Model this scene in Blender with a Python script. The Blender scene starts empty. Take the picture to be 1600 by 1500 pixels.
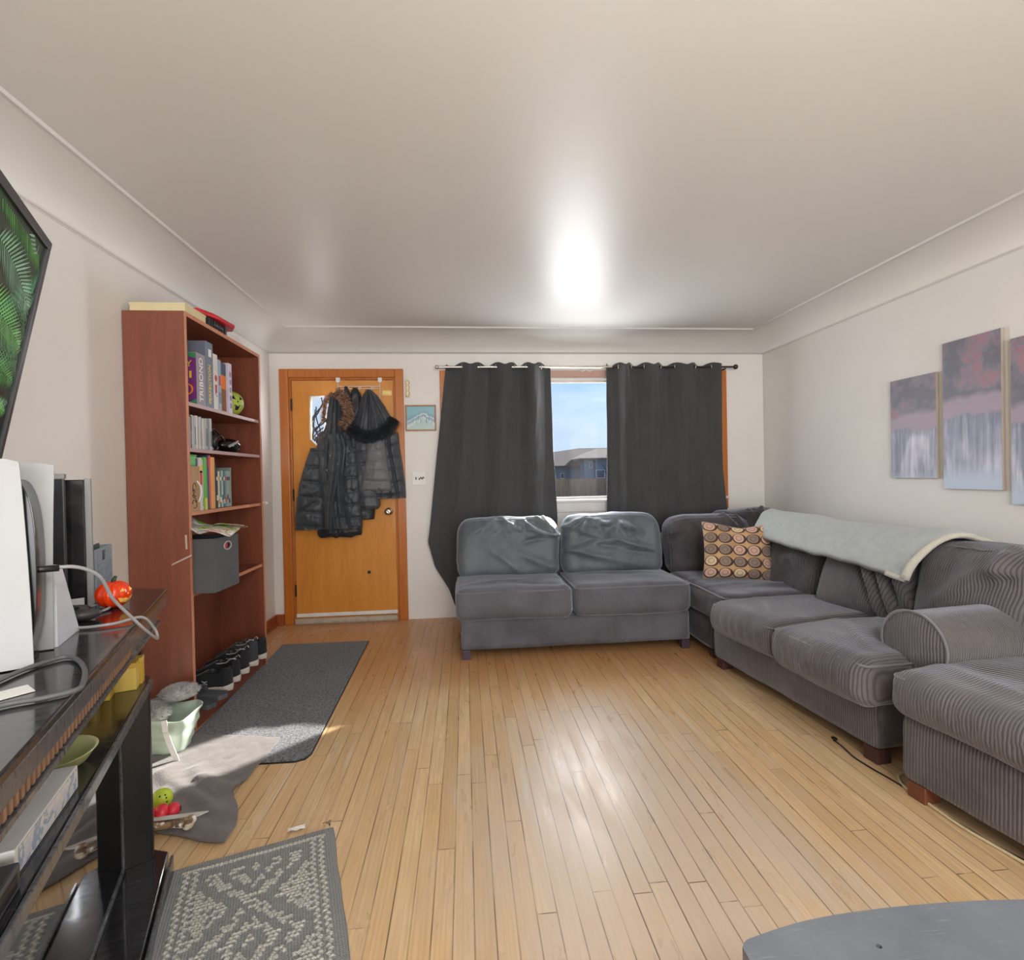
import bpy, bmesh, math, random
from mathutils import Vector, Matrix, noise, geometry
random.seed(7)
scene = bpy.context.scene
COL = scene.collection
R = math.radians
XL, XR, YB, YR = -1.595, 2.70, 4.412, -4.2      # left wall, right wall, window wall, wall behind the camera
ZW, ZC, RC = 2.257, 2.429, 0.193                # where the cove starts, ceiling, cove width

# ------------------------------------------------------------------ camera
EYE = Vector((0, 0, 1.209))
yaw, pitch, roll = 0.09135, -0.00961, -0.02028
F0 = Vector((math.sin(yaw), math.cos(yaw), 0)); R0 = Vector((math.cos(yaw), -math.sin(yaw), 0)); U0 = Vector((0, 0, 1))
FW = F0*math.cos(pitch) + U0*math.sin(pitch); U1 = U0*math.cos(pitch) - F0*math.sin(pitch)
RT = R0*math.cos(roll) + U1*math.sin(roll); UP = U1*math.cos(roll) - R0*math.sin(roll)
cd = bpy.data.cameras.new('camera'); cam = bpy.data.objects.new('camera', cd); COL.objects.link(cam)
cd.sensor_fit = 'HORIZONTAL'; cd.sensor_width = 36; cd.lens = 18.0; cd.clip_start = 0.02; cd.clip_end = 400
cam.matrix_world = Matrix(((RT.x, UP.x, -FW.x, EYE.x), (RT.y, UP.y, -FW.y, EYE.y), (RT.z, UP.z, -FW.z, EYE.z), (0, 0, 0, 1)))
scene.camera = cam
def wp(x, y, axis, val):
    """room position of a point measured in the photograph, on the plane axis = val"""
    v = RT*((x-800)/800) - UP*((y-750)/800) + FW
    i = 'XYZ'.index(axis)
    return EYE + v*((val-EYE[i])/v[i])

# ------------------------------------------------------------------ view, world, sun, lamps
vs = scene.view_settings
scene.display_settings.display_device = 'sRGB'
vs.view_transform = 'Standard'; vs.look = 'None'; vs.gamma = 1; vs.use_curve_mapping = False
vs.exposure = 0.05
SUN_DIR = Vector((-0.722*math.cos(R(25.5)), -0.692*math.cos(R(25.5)), -math.sin(R(25.5))))   # the way the light travels
w = bpy.data.worlds.new('sky'); scene.world = w; w.use_nodes = True
nt = w.node_tree; nt.nodes.clear()
def wn(t, **k):
    n = nt.nodes.new(t)
    for a, b in k.items(): setattr(n, a, b)
    return n
tc = wn('ShaderNodeTexCoord'); sep = wn('ShaderNodeSeparateXYZ'); nt.links.new(tc.outputs['Generated'], sep.inputs[0])
grad = wn('ShaderNodeValToRGB'); nt.links.new(sep.outputs['Z'], grad.inputs[0])
cr = grad.color_ramp; cr.elements[0].position = 0.0; cr.elements[0].color = (.58, .70, .84, 1)
cr.elements[1].position = 0.75; cr.elements[1].color = (.25, .42, .72, 1)
e = cr.elements.new(.16); e.color = (.36, .55, .84, 1)
mp = wn('ShaderNodeMapping'); nt.links.new(tc.outputs['Generated'], mp.inputs[0]); mp.inputs['Scale'].default_value = (2.2, 2.2, 9)
nz = wn('ShaderNodeTexNoise'); nt.links.new(mp.outputs[0], nz.inputs['Vector']); nz.inputs['Scale'].default_value = 1.7; nz.inputs['Detail'].default_value = 6
cl = wn('ShaderNodeValToRGB'); nt.links.new(nz.outputs['Fac'], cl.inputs[0]); cl.color_ramp.elements[0].position = .40; cl.color_ramp.elements[1].position = .68
mx = wn('ShaderNodeMix', data_type='RGBA'); nt.links.new(cl.outputs[0], mx.inputs['Factor'])
nt.links.new(grad.outputs[0], mx.inputs[6]); mx.inputs[7].default_value = (.66, .75, .86, 1)
# the bright haze round the sun
vm = wn('ShaderNodeVectorMath', operation='DOT_PRODUCT'); nt.links.new(tc.outputs['Generated'], vm.inputs[0]); vm.inputs[1].default_value = -SUN_DIR
ma = wn('ShaderNodeMath', operation='MAXIMUM'); nt.links.new(vm.outputs['Value'], ma.inputs[0]); ma.inputs[1].default_value = 0
pw = wn('ShaderNodeMath', operation='POWER'); nt.links.new(ma.outputs[0], pw.inputs[0]); pw.inputs[1].default_value = 10
ml = wn('ShaderNodeMath', operation='MULTIPLY_ADD'); nt.links.new(pw.outputs[0], ml.inputs[0]); ml.inputs[1].default_value = 2.5; ml.inputs[2].default_value = 1.0
bg = wn('ShaderNodeBackground'); nt.links.new(mx.outputs[2], bg.inputs[0]); nt.links.new(ml.outputs[0], bg.inputs[1])
ow = wn('ShaderNodeOutputWorld'); nt.links.new(bg.outputs[0], ow.inputs[0])

def lamp(name, kind, energy, color, loc, direction=None, **k):
    l = bpy.data.lights.new(name, kind); l.energy = energy; l.color = color
    for a, b in k.items(): setattr(l, a, b)
    o = bpy.data.objects.new(name, l); COL.objects.link(o); o.location = loc
    if direction is not None: o.rotation_euler = Vector(direction).to_track_quat('-Z', 'Y').to_euler()
    return o
lamp('sun', 'SUN', 17.0, (1.0, .93, .82), (6, 10, 6), SUN_DIR, angle=R(.9))
# added fill lights behind the camera
lamp('rear_fill', 'AREA', 170, (.95, .975, 1.0), (.6, YR+.12, 1.35), (0, 1, 0.02), shape='RECTANGLE', size=3.4, size_y=1.9)
lamp('upward_fill', 'AREA', 56, (.92, .96, 1.0), (.6, -.6, 1.45), (0, .25, 1), shape='DISK', size=.5)  # fill added to brighten the ceiling from below
lamp('overhead_fill', 'AREA', 30, (1.0, .97, .93), (.5, -.9, 2.30), (0, .12, -1), shape='DISK', size=.5)  # downward fill added for the floor, no fixture
lamp('door_window_daylight', 'AREA', 5, (.93, .96, 1.0), (-1.13, YB-.03, 1.75), (0, -1, 0), shape='RECTANGLE', size=.12, size_y=.30)
lamp('gap_daylight', 'AREA', 23, (.93, .96, 1.0), (1.0, YB-.03, 1.5), (0, -1, 0), shape='RECTANGLE', size=.46, size_y=1.05)

# ------------------------------------------------------------------ materials
def srgb(r, g, b):
    f = lambda c: (c/255)/12.92 if c <= 10 else (((c/255)+.055)/1.055)**2.4
    return (f(r), f(g), f(b), 1)
class NT:
    def __init__(s, name):
        s.m = bpy.data.materials.new(name); s.m.use_nodes = True; s.t = s.m.node_tree
        s.b = s.t.nodes['Principled BSDF']
    def n(s, typ, ins=None, **k):
        n = s.t.nodes.new(typ)
        for a, b in k.items(): setattr(n, a, b)
        for a, b in (ins or {}).items():
            if isinstance(b, bpy.types.NodeSocket): s.t.links.new(b, n.inputs[a])
            else: n.inputs[a].default_value = b
        return n
    def l(s, a, b): s.t.links.new(a, b)
    def math(s, op, a, b=0.0, c=None):
        ins = {0: a, 1: b}
        if c is not None: ins[2] = c
        return s.n('ShaderNodeMath', ins, operation=op).outputs[0]
    def mix(s, f, a, b, blend='MIX'): return s.n('ShaderNodeMix', {0: f, 6: a, 7: b}, data_type='RGBA', blend_type=blend).outputs[2]
    def ramp(s, f, stops):
        n = s.n('ShaderNodeValToRGB', {0: f}); e = n.color_ramp.elements
        while len(e) < len(stops): e.new(.5)
        for i, (p, c) in enumerate(stops):
            e[i].position = p; e[i].color = c if len(c) == 4 else (*c, 1)
        return n.outputs[0]
    def noise(s, vec, scale, detail=3, rough=.5, dist=0): return s.n('ShaderNodeTexNoise', {'Vector': vec, 'Scale': scale, 'Detail': detail, 'Roughness': rough, 'Distortion': dist}).outputs['Fac']
    def obj(s): return s.n('ShaderNodeTexCoord').outputs['Object']
    def map(s, vec, scale=(1, 1, 1), rot=(0, 0, 0), loc=(0, 0, 0)): return s.n('ShaderNodeMapping', {'Vector': vec, 'Scale': scale, 'Rotation': rot, 'Location': loc}).outputs[0]
    def bump(s, h, dist=.002, strength=1.0, normal=None):
        ins = {'Height': h, 'Distance': dist, 'Strength': strength}
        if normal is not None: ins['Normal'] = normal
        n = s.n('ShaderNodeBump', ins).outputs[0]; s.l(n, s.b.inputs['Normal']); return n
    def set(s, **k):
        for a, b in k.items():
            a = {'color': 'Base Color', 'rough': 'Roughness', 'metal': 'Metallic', 'coat': 'Coat Weight', 'coat_rough': 'Coat Roughness', 'sheen': 'Sheen Weight', 'sheen_rough': 'Sheen Roughness', 'spec': 'Specular IOR Level', 'trans': 'Transmission Weight', 'alpha': 'Alpha', 'emit': 'Emission Color', 'emit_s': 'Emission Strength'}[a]
            if isinstance(b, bpy.types.NodeSocket): s.l(b, s.b.inputs[a])
            else: s.b.inputs[a].default_value = b
        return s
MATS = {}
def plain(name, c, rough=.5, var=.06, vscale=12, bump=0, bscale=60, **k):
    """plain coloured surface with a little procedural variation"""
    if name in MATS: return MATS[name]
    t = NT(name); o = t.obj(); c = srgb(*c) if max(c) > 1.001 else (*c[:3], 1)
    n = t.noise(o, vscale, 3)
    lo = tuple(v*(1-var) for v in c[:3])+(1,); hi = tuple(min(1, v*(1+var)) for v in c[:3])+(1,)
    t.set(color=t.ramp(n, [(.3, lo), (.7, hi)]), rough=rough, **k)
    if bump: t.bump(t.noise(o, bscale, 2), bump)
    MATS[name] = t.m; return t.m
def paint_mat(name, c, rough, var=.03, bump=.0006, mottles=True, spec=.5):
    t = NT(name); o = t.obj(); c = srgb(*c)
    n = t.noise(o, 1.4, 4, .6)
    t.set(color=t.ramp(n, [(.3, tuple(v*(1-var) for v in c[:3])), (.7, tuple(min(1, v*(1+var)) for v in c[:3]))]), rough=rough, spec=spec)
    b1 = t.noise(t.map(o, (1, 1, 1)), 3.0, 2)
    nb = t.n('ShaderNodeBump', {'Height': b1, 'Distance': bump*6, 'Strength': .5}).outputs[0]
    t.bump(t.noise(o, 90, 2), bump, .5, nb)
    return t.m
M_wall = paint_mat('wall_paint', (226, 222, 217), .5)
M_ceil = paint_mat('ceiling_paint', (209, 206, 202), .40, .015, .0003, spec=.32)
def wood(name, c1, c2, rough=.35, axis=2, scale=6, coat=.15, stretch=14, bump=.0004):
    t = NT(name); o = t.obj()
    sc = [stretch, stretch, stretch]; sc[axis] = 1
    v = t.map(o, tuple(sc))
    n1 = t.noise(v, scale*.35, 5, .6, .6); n2 = t.noise(v, scale*3, 4, .7)
    f = t.math('ADD', t.math('MULTIPLY', n1, .7), t.math('MULTIPLY', n2, .3))
    t.set(color=t.ramp(f, [(.32, srgb(*c1)), (.68, srgb(*c2))]), rough=rough, coat=coat, coat_rough=.15)
    t.bump(n2, bump, .4)
    return t.m
M_casing = wood('orange_casing_wood', (170, 92, 22), (196, 116, 38), .28)
M_doorwood = wood('birch_door_veneer', (196, 124, 44), (222, 154, 74), .25, scale=3, stretch=7)
M_basew = wood('red_baseboard_wood', (140, 62, 24), (172, 86, 40), .3, axis=1)
M_bookwood = wood('cherry_laminate', (112, 60, 42), (138, 78, 58), .38, scale=5, stretch=10, coat=.08)
M_bookedge = wood('cherry_edge_band', (188, 122, 88), (206, 142, 110), .4, scale=5)
M_white = plain('white_enamel', (228, 226, 222), .35)
M_whitef = plain('white_window_frame', (214, 210, 206), .4)
M_brass = plain('worn_brass', (196, 170, 110), .3, metal=1.0)
M_nickel = plain('brushed_nickel', (205, 200, 190), .22, metal=1.0)
M_black = plain('black_plastic', (22, 22, 24), .35)
M_dark = plain('dark_metal', (48, 44, 42), .4, metal=.6)
def glass(name, tint=(1, 1, 1), rough=0.0):
    t = NT(name); t.t.nodes.remove(t.b)
    tr = t.n('ShaderNodeBsdfTransparent', {'Color': (*tint, 1)}); gl = t.n('ShaderNodeBsdfGlossy', {'Roughness': rough, 'Color': (1, 1, 1, 1)})
    fr = t.n('ShaderNodeFresnel', {'IOR': 1.45}); gm = t.n('ShaderNodeNewGeometry')
    m = t.n('ShaderNodeMixShader', {0: t.math('MULTIPLY', fr.outputs[0], t.math('SUBTRACT', 1.0, gm.outputs['Backfacing'])), 1: tr.outputs[0], 2: gl.outputs[0]})
    t.l(m.outputs[0], t.t.nodes['Material Output'].inputs[0]); return t.m
M_glass = glass('window_glass', (.97, .985, 1.0))

# ------------------------------------------------------------------ mesh helpers
class MB:
    """collects shapes into one mesh"""
    def __init__(s): s.v = []; s.f = []; s.mi = []; s.c = 0; s.sm = []
    def add(s, vs, fs, mi=None, smooth=False):
        k = len(s.v); s.v += [tuple(v) for v in vs]
        for f in fs: s.f.append(tuple(i+k for i in f)); s.mi.append(s.c if mi is None else mi); s.sm.append(smooth)
        return s
    def box(s, x0, x1, y0, y1, z0, z1, M=None, mi=None):
        vs = [Vector((x, y, z)) for x in (x0, x1) for y in (y0, y1) for z in (z0, z1)]
        if M is not None: vs = [M @ v for v in vs]
        return s.add(vs, [(0, 1, 3, 2), (4, 6, 7, 5), (0, 4, 5, 1), (2, 3, 7, 6), (0, 2, 6, 4), (1, 5, 7, 3)], mi)
    def cyl(s, p0, p1, r0, r1=None, n=16, mi=None, caps=True):
        p0 = Vector(p0); p1 = Vector(p1); r1 = r0 if r1 is None else r1
        d = (p1-p0).normalized(); a = d.orthogonal().normalized(); b = d.cross(a)
        vs = []
        for p, r in ((p0, r0), (p1, r1)):
            for i in range(n):
                t = 2*math.pi*i/n; vs.append(p + a*math.cos(t)*r + b*math.sin(t)*r)
        s.add(vs, [(i, (i+1) % n, n+(i+1) % n, n+i) for i in range(n)], mi, True)
        if caps: s.add(vs[:n], [tuple(range(n))[::-1]], mi); s.add(vs[n:], [tuple(range(n))], mi)
        return s
    def tube(s, pts, r, n=8, mi=None, closed=False, sub=0):
        P = [Vector(p) for p in pts]
        if sub: P = smooth_path(P, sub, closed)
        m = len(P); rings = []; a = None
        for i, p in enumerate(P):
            if closed: d = P[(i+1) % m]-P[i-1]
            else: d = P[min(i+1, m-1)]-P[max(i-1, 0)]
            if d.length < 1e-9: d = Vector((0, 0, 1))
            d.normalize()
            if a is None: a = d.orthogonal().normalized()
            a = (a - d*a.dot(d)); a = a.normalized() if a.length > 1e-6 else d.orthogonal().normalized()
            b = d.cross(a); rr = r(i/(m-1)) if callable(r) else r
            rings.append([p + a*math.cos(2*math.pi*j/n)*rr + b*math.sin(2*math.pi*j/n)*rr for j in range(n)])
        vs = [v for q in rings for v in q]; fs = []
        for i in range(m if closed else m-1):
            k = (i+1) % m
            for j in range(n): fs.append((i*n+j, i*n+(j+1) % n, k*n+(j+1) % n, k*n+j))
        if not closed: fs.append(tuple(range(n))[::-1]); fs.append(tuple((m-1)*n+j for j in range(n)))
        return s.add(vs, fs, mi, True)
    def lathe(s, prof, n=24, M=None, mi=None):
        vs = []; fs = []
        for (r, z) in prof:
            for j in range(n): vs.append(Vector((r*math.cos(2*math.pi*j/n), r*math.sin(2*math.pi*j/n), z)))
        for i in range(len(prof)-1):
            for j in range(n): fs.append((i*n+j, i*n+(j+1) % n, (i+1)*n+(j+1) % n, (i+1)*n+j))
        if prof[0][0] > 1e-5: fs.append(tuple(range(n))[::-1])
        if prof[-1][0] > 1e-5: fs.append(tuple((len(prof)-1)*n+j for j in range(n)))
        if M is not None: vs = [M @ v for v in vs]
        return s.add(vs, fs, mi, True)
    def ball(s, c, rx, ry=None, rz=None, n=16, m=10, M=None, mi=None, fn=None):
        ry = rx if ry is None else ry; rz = rx if rz is None else rz
        vs = []; fs = []
        for i in range(m+1):
            a = math.pi*i/m
            for j in range(n):
                t = 2*math.pi*j/n; k = fn(a, t) if fn else 1
                v = Vector((rx*math.sin(a)*math.cos(t)*k, ry*math.sin(a)*math.sin(t)*k, rz*math.cos(a)*k))
                vs.append((M @ v if M is not None else v) + Vector(c))
        for i in range(m):
            for j in range(n): fs.append((i*n+j, (i+1)*n+j, (i+1)*n+(j+1) % n, i*n+(j+1) % n))
        return s.add(vs, fs, mi, True)
    def prism(s, poly, lo, hi, axis='z', holes=(), mi=None, M=None):
        """polygon in the plane across axis, pushed from lo to hi"""
        def P(a, b, h): return Vector({'z': (a, b, h), 'y': (a, h, b), 'x': (h, a, b)}[axis])
        loops = [poly]+list(holes); flat = [p for l in loops for p in l]; n = len(flat)
        tris = geometry.tessellate_polygon([[Vector((p[0], p[1], 0)) for p in l] for l in loops])
        vs = [P(*p, lo) for p in flat]+[P(*p, hi) for p in flat]
        if M is not None: vs = [M @ v for v in vs]
        fs = [tuple(t) for t in tris]+[tuple(i+n for i in t)[::-1] for t in tris]
        k = 0
        for l in loops:
            for i in range(len(l)): a = k+i; b = k+(i+1) % len(l); fs.append((a, b, b+n, a+n))
            k += len(l)
        return s.add(vs, fs, mi)
    def grid(s, nu, nv, fn, mi=None, closed_u=False):
        vs = [fn(i/(nu if closed_u else nu-1), j/(nv-1)) for j in range(nv) for i in range(nu)]; fs = []
        for j in range(nv-1):
            for i in range(nu if closed_u else nu-1): fs.append((j*nu+i, j*nu+(i+1) % nu, (j+1)*nu+(i+1) % nu, (j+1)*nu+i))
        return s.add(vs, fs, mi, True)
    def build(s, name, mats, parent=None, bevel=0, seg=2, recalc=True, subsurf=0, solid=0):
        me = bpy.data.meshes.new(name); me.from_pydata(s.v, [], s.f)
        for m in (mats if isinstance(mats, (list, tuple)) else [mats]): me.materials.append(m)
        me.polygons.foreach_set('material_index', s.mi); me.polygons.foreach_set('use_smooth', s.sm)
        me.update()
        if recalc:
            b = bmesh.new(); b.from_mesh(me); bmesh.ops.recalc_face_normals(b, faces=b.faces); b.to_mesh(me); b.free()
        o = bpy.data.objects.new(name, me); COL.objects.link(o); o.parent = parent
        if bevel:
            md = o.modifiers.new('edge', 'BEVEL'); md.width = bevel; md.segments = seg; md.limit_method = 'ANGLE'; md.angle_limit = R(35)
        if solid: md = o.modifiers.new('thick', 'SOLIDIFY'); md.thickness = solid; md.offset = 0
        if subsurf: md = o.modifiers.new('sub', 'SUBSURF'); md.levels = subsurf; md.render_levels = subsurf
        return o
def smooth_path(P, sub, closed=False):
    n = len(P); out = []
    for i in range(n if closed else n-1):
        if closed: a, b, c, d = P[i-1], P[i], P[(i+1) % n], P[(i+2) % n]
        else: a, b, c, d = P[max(i-1, 0)], P[i], P[i+1], P[min(i+2, n-1)]
        for k in range(sub):
            t = k/sub; out.append(.5*((2*b)+(c-a)*t+(2*a-5*b+4*c-d)*t*t+(3*b-a-3*c+d)*t**3))
    if not closed: out.append(P[-1])
    return out
def tag(o, label=None, cat=None, group=None, kind=None):
    if label: o['label'] = label
    if cat: o['category'] = cat
    if group: o['group'] = group
    if kind: o['kind'] = kind
    return o
def thing(name, label, cat, loc=(0, 0, 0), rotz=0, group=None):
    o = bpy.data.objects.new(name, None); COL.objects.link(o); o.empty_display_size = .05
    o.location = loc; o.rotation_euler = (0, 0, rotz); return tag(o, label, cat, group)
def struct(o): o['kind'] = 'structure'; return o
def one(name, mb, mats, label, cat, group=None, **k): return tag(mb.build(name, mats, **k), label, cat, group)
def text(name, s, size, M, mat, parent, extrude=.0006, align='CENTER'):
    c = bpy.data.curves.new(name, 'FONT'); c.body = s; c.size = size; c.extrude = extrude; c.align_x = align; c.align_y = 'CENTER'; c.resolution_u = 4
    tmp = bpy.data.objects.new('lettering_outline', c); COL.objects.link(tmp)
    me = bpy.data.meshes.new_from_object(tmp.evaluated_get(bpy.context.evaluated_depsgraph_get())); bpy.data.objects.remove(tmp); bpy.data.curves.remove(c)
    me.name = name; me.materials.clear(); me.materials.append(mat)
    o = bpy.data.objects.new(name, me); COL.objects.link(o); o.parent = parent; o.matrix_local = M; return o
def lerp(a, b, t): return a+(b-a)*t
def fnoise(x, y, z=0.0): return noise.noise(Vector((x, y, z)))
def frame(origin, ux, uy):
    """matrix whose x and y columns are ux, uy"""
    ux = Vector(ux).normalized(); uy = Vector(uy).normalized(); uz = ux.cross(uy)
    return Matrix(((ux.x, uy.x, uz.x, origin[0]), (ux.y, uy.y, uz.y, origin[1]), (ux.z, uy.z, uz.z, origin[2]), (0, 0, 0, 1)))

# ------------------------------------------------------------------ floor
def floor_material():
    t = NT('oak_strip_floor'); o = t.obj(); s = t.n('ShaderNodeSeparateXYZ', {0: o}); x, y = s.outputs[0], s.outputs[1]
    W = .057
    u = t.math('DIVIDE', x, W); row = t.math('FLOOR', u); fu = t.math('SUBTRACT', u, row)
    rr = t.n('ShaderNodeTexWhiteNoise', {'W': row}, noise_dimensions='1D').outputs['Value']
    v = t.math('ADD', t.math('DIVIDE', y, 1.15), t.math('MULTIPLY', rr, 7.3)); k = t.math('FLOOR', v); fv = t.math('SUBTRACT', v, k)
    cv = t.n('ShaderNodeCombineXYZ', {0: row, 1: k}).outputs[0]
    wn2 = t.n('ShaderNodeTexWhiteNoise', {'Vector': cv}, noise_dimensions='2D'); pid = wn2.outputs['Value']
    off = t.n('ShaderNodeCombineXYZ', {0: t.math('MULTIPLY', pid, 31), 1: t.math('MULTIPLY', rr, 17)}).outputs[0]
    ov = t.n('ShaderNodeVectorMath', {0: o, 1: off}, operation='ADD').outputs[0]
    g1 = t.noise(t.map(ov, (22, 1.3, 1)), 3.0, 5, .62, .5)
    g2 = t.noise(t.map(ov, (150, 3.0, 1)), 3.2, 3, .7)
    rings = t.n('ShaderNodeTexWave', {'Vector': t.map(ov, (1, .09, 1)), 'Scale': 22, 'Distortion': 4, 'Detail': 2, 'Detail Scale': 1.2}, wave_type='BANDS', bands_direction='X').outputs['Fac']
    base = t.ramp(pid, [(0, srgb(204, 164, 116)), (.25, srgb(222, 184, 138)), (.5, srgb(214, 174, 126)), (.75, srgb(230, 196, 152)), (1, srgb(208, 174, 134))])
    base = t.mix(t.math('MULTIPLY', t.ramp(g1, [(.35, (0, 0, 0)), (.65, (1, 1, 1))]), .45), base, srgb(186, 142, 96))
    base = t.mix(t.math('MULTIPLY', t.ramp(rings, [(.5, (0, 0, 0)), (1.0, (1, 1, 1))]), .14), base, srgb(158, 118, 78))
    base = t.mix(t.math('MULTIPLY', t.ramp(g2, [(.50, (0, 0, 0)), (.80, (1, 1, 1))]), .30), base, srgb(146, 108, 74))
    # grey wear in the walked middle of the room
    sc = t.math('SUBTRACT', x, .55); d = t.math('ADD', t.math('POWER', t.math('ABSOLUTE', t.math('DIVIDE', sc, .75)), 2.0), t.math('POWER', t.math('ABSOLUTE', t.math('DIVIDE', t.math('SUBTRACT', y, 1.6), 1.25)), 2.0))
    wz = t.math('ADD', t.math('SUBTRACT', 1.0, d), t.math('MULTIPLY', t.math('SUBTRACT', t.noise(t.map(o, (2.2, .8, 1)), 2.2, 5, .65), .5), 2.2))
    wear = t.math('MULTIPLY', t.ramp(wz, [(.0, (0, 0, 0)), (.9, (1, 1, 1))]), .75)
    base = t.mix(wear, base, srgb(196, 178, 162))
    # streaks of grey along some boards on the right
    st = t.noise(t.map(o, (26, 1.1, 1), loc=(3, 1, 0)), 1.0, 3, .6)
    base = t.mix(t.math('MULTIPLY', t.ramp(st, [(.63, (0, 0, 0)), (.72, (1, 1, 1))]), .5), base, srgb(206, 200, 190))
    # less worn varnish by the sofa, deepened with the sofa's shade painted in
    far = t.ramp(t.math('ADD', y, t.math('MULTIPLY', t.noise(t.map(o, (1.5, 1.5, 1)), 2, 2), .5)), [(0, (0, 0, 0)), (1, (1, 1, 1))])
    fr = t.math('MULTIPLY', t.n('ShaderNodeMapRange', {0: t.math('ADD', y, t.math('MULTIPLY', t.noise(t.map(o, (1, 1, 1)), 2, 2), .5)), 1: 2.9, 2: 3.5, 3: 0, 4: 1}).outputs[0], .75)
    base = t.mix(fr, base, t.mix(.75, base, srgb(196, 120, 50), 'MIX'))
    e1 = t.math('LESS_THAN', t.math('MINIMUM', fu, t.math('SUBTRACT', 1.0, fu)), .030)
    e2 = t.math('LESS_THAN', t.math('MINIMUM', fv, t.math('SUBTRACT', 1.0, fv)), .0014)
    gap = t.math('MAXIMUM', e1, e2)
    gv = t.math('MULTIPLY', gap, t.ramp(t.noise(t.map(o, (9, 1.2, 1)), 2, 3), [(.4, (.25, .25, .25)), (.6, (1, 1, 1))]))
    base = t.mix(t.math('MULTIPLY', gv, .85), base, srgb(78, 56, 40))
    base = t.n('ShaderNodeHueSaturation', {'Hue': .506, 'Saturation': .94, 'Value': 1.0, 'Color': base}).outputs[0]
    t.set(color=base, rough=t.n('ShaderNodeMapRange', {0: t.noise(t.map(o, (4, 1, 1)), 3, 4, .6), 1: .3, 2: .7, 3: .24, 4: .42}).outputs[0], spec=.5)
    hb = t.math('ADD', t.math('MULTIPLY', gap, -1.0), t.math('MULTIPLY', g2, .25))
    nb = t.n('ShaderNodeBump', {'Height': t.noise(t.map(o, (6, 1.5, 1)), 2, 3), 'Distance': .0035, 'Strength': .5}).outputs[0]
    t.bump(hb, .0012, .6, nb)
    return t.m
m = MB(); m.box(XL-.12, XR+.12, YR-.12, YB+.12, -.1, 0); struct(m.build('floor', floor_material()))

# ------------------------------------------------------------------ walls, coved ceiling
WX0, WX1, WZ0, WZ1 = -.135, 2.285, .985, 2.05       # window opening
DX0, DX1, DZ1 = -1.445, -.572, 2.055                # door opening
t = .16
m = MB()
for a, b, c, d in ((XL-t, DX0, 0, ZC), (DX0, DX1, DZ1, ZC), (DX1, WX0, 0, ZC), (WX0, WX1, 0, WZ0), (WX0, WX1, WZ1, ZC), (WX1, XR+t, 0, ZC)):
    m.box(a, b, YB, YB+t, c, d)
struct(m.build('wall_back', M_wall))
m = MB(); m.box(XL-t, XL, YR-t, YB, 0, ZC); struct(m.build('wall_left', M_wall))
m = MB(); m.box(XR, XR+t, YR-t, YB, 0, ZC); struct(m.build('wall_right', M_wall))
m = MB(); m.box(XL-t, XR+t, YR-t, YR, 0, ZC); struct(m.build('wall_rear', M_wall))
m = MB()
def ring(i, z): return [(XL+i, YR+i, z), (XR-i, YR+i, z), (XR-i, YB-i, z), (XL+i, YB-i, z)]
prof = [(-.0, ZW-.006), (.003, ZW-.006), (.003, ZW)]
for k in range(0, 15):
    a = math.pi/2*k/14; prof.append((.003+RC*(1-math.cos(a)), ZW+(ZC-ZW-.006)*math.sin(a)))
prof += [(.003+RC, ZC-.012), (.003+RC+.008, ZC-.012), (.003+RC+.012, ZC)]
rings = [ring(i, z) for i, z in prof]; vs = [v for q in rings for v in q]; fs = []
for k in range(len(rings)-1):
    sm = 3 <= k <= 16
    for j in range(4): m_f = (k*4+j, k*4+(j+1) % 4, (k+1)*4+(j+1) % 4, (k+1)*4+j); fs.append((m_f, sm))
m.v = [tuple(v) for v in vs]
for f, sm in fs: m.f.append(f); m.mi.append(0); m.sm.append(sm)
n0 = (len(rings)-1)*4; m.f.append((n0, n0+1, n0+2, n0+3)); m.mi.append(0); m.sm.append(False)
m.box(XL-t, XR+t, YR-t, YB+t, ZC+.002, ZC+.12)
o = struct(m.build('ceiling', M_ceil, recalc=False))

# ------------------------------------------------------------------ baseboards
m = MB(); m.box(XL, XL+.015, 3.47, YB, 0, .09); m.box(XL, XL+.028, 3.47, YB, 0, .02); struct(m.build('baseboard_left', M_basew, bevel=.004))
m = MB(); m.box(XL+.015, DX0-.075, YB-.015, YB, 0, .09); m.box(XL+.02, DX0-.075, YB-.028, YB, 0, .02); struct(m.build('baseboard_back', M_basew, bevel=.004))
# ------------------------------------------------------------------ front door
cas = MB(); T = .022
def casing_set(m, x0, x1, z1, wid, z0=0.0, bottom=False):
    m.box(x0-wid, x0, YB-T, YB-.0005, z0, z1+wid); m.box(x1, x1+wid, YB-T, YB-.0005, z0, z1+wid); m.box(x0, x1, YB-T, YB-.0005, z1, z1+wid)
door = thing('door_1', None, None, (DX0, YB, 0)); struct(door)
def rel(o, p): o.parent = p; o.location = o.location-Vector(p.location); return o
m = MB(); casing_set(m, DX0+.002, DX1-.002, DZ1-.002, .072); rel(m.build('door_casing', M_casing, bevel=.006, seg=3), door)
m = MB(); m.box(DX0, DX0+.018, YB, YB+.15, 0, DZ1); m.box(DX1-.018, DX1, YB, YB+.15, 0, DZ1); m.box(DX0+.018, DX1-.018, YB, YB+.15, DZ1-.018, DZ1)
rel(m.build('door_jamb', M_casing, bevel=.002), door)
P2 = lambda pts, Y: [(wp(x, y, 'Y', Y).x, wp(x, y, 'Y', Y).z) for x, y in pts]
SY = YB+.012                                  # face of the door leaf
lite = P2([(485, 620), (508, 619), (545, 690), (545, 720), (522, 720), (485, 686)], SY)
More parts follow.
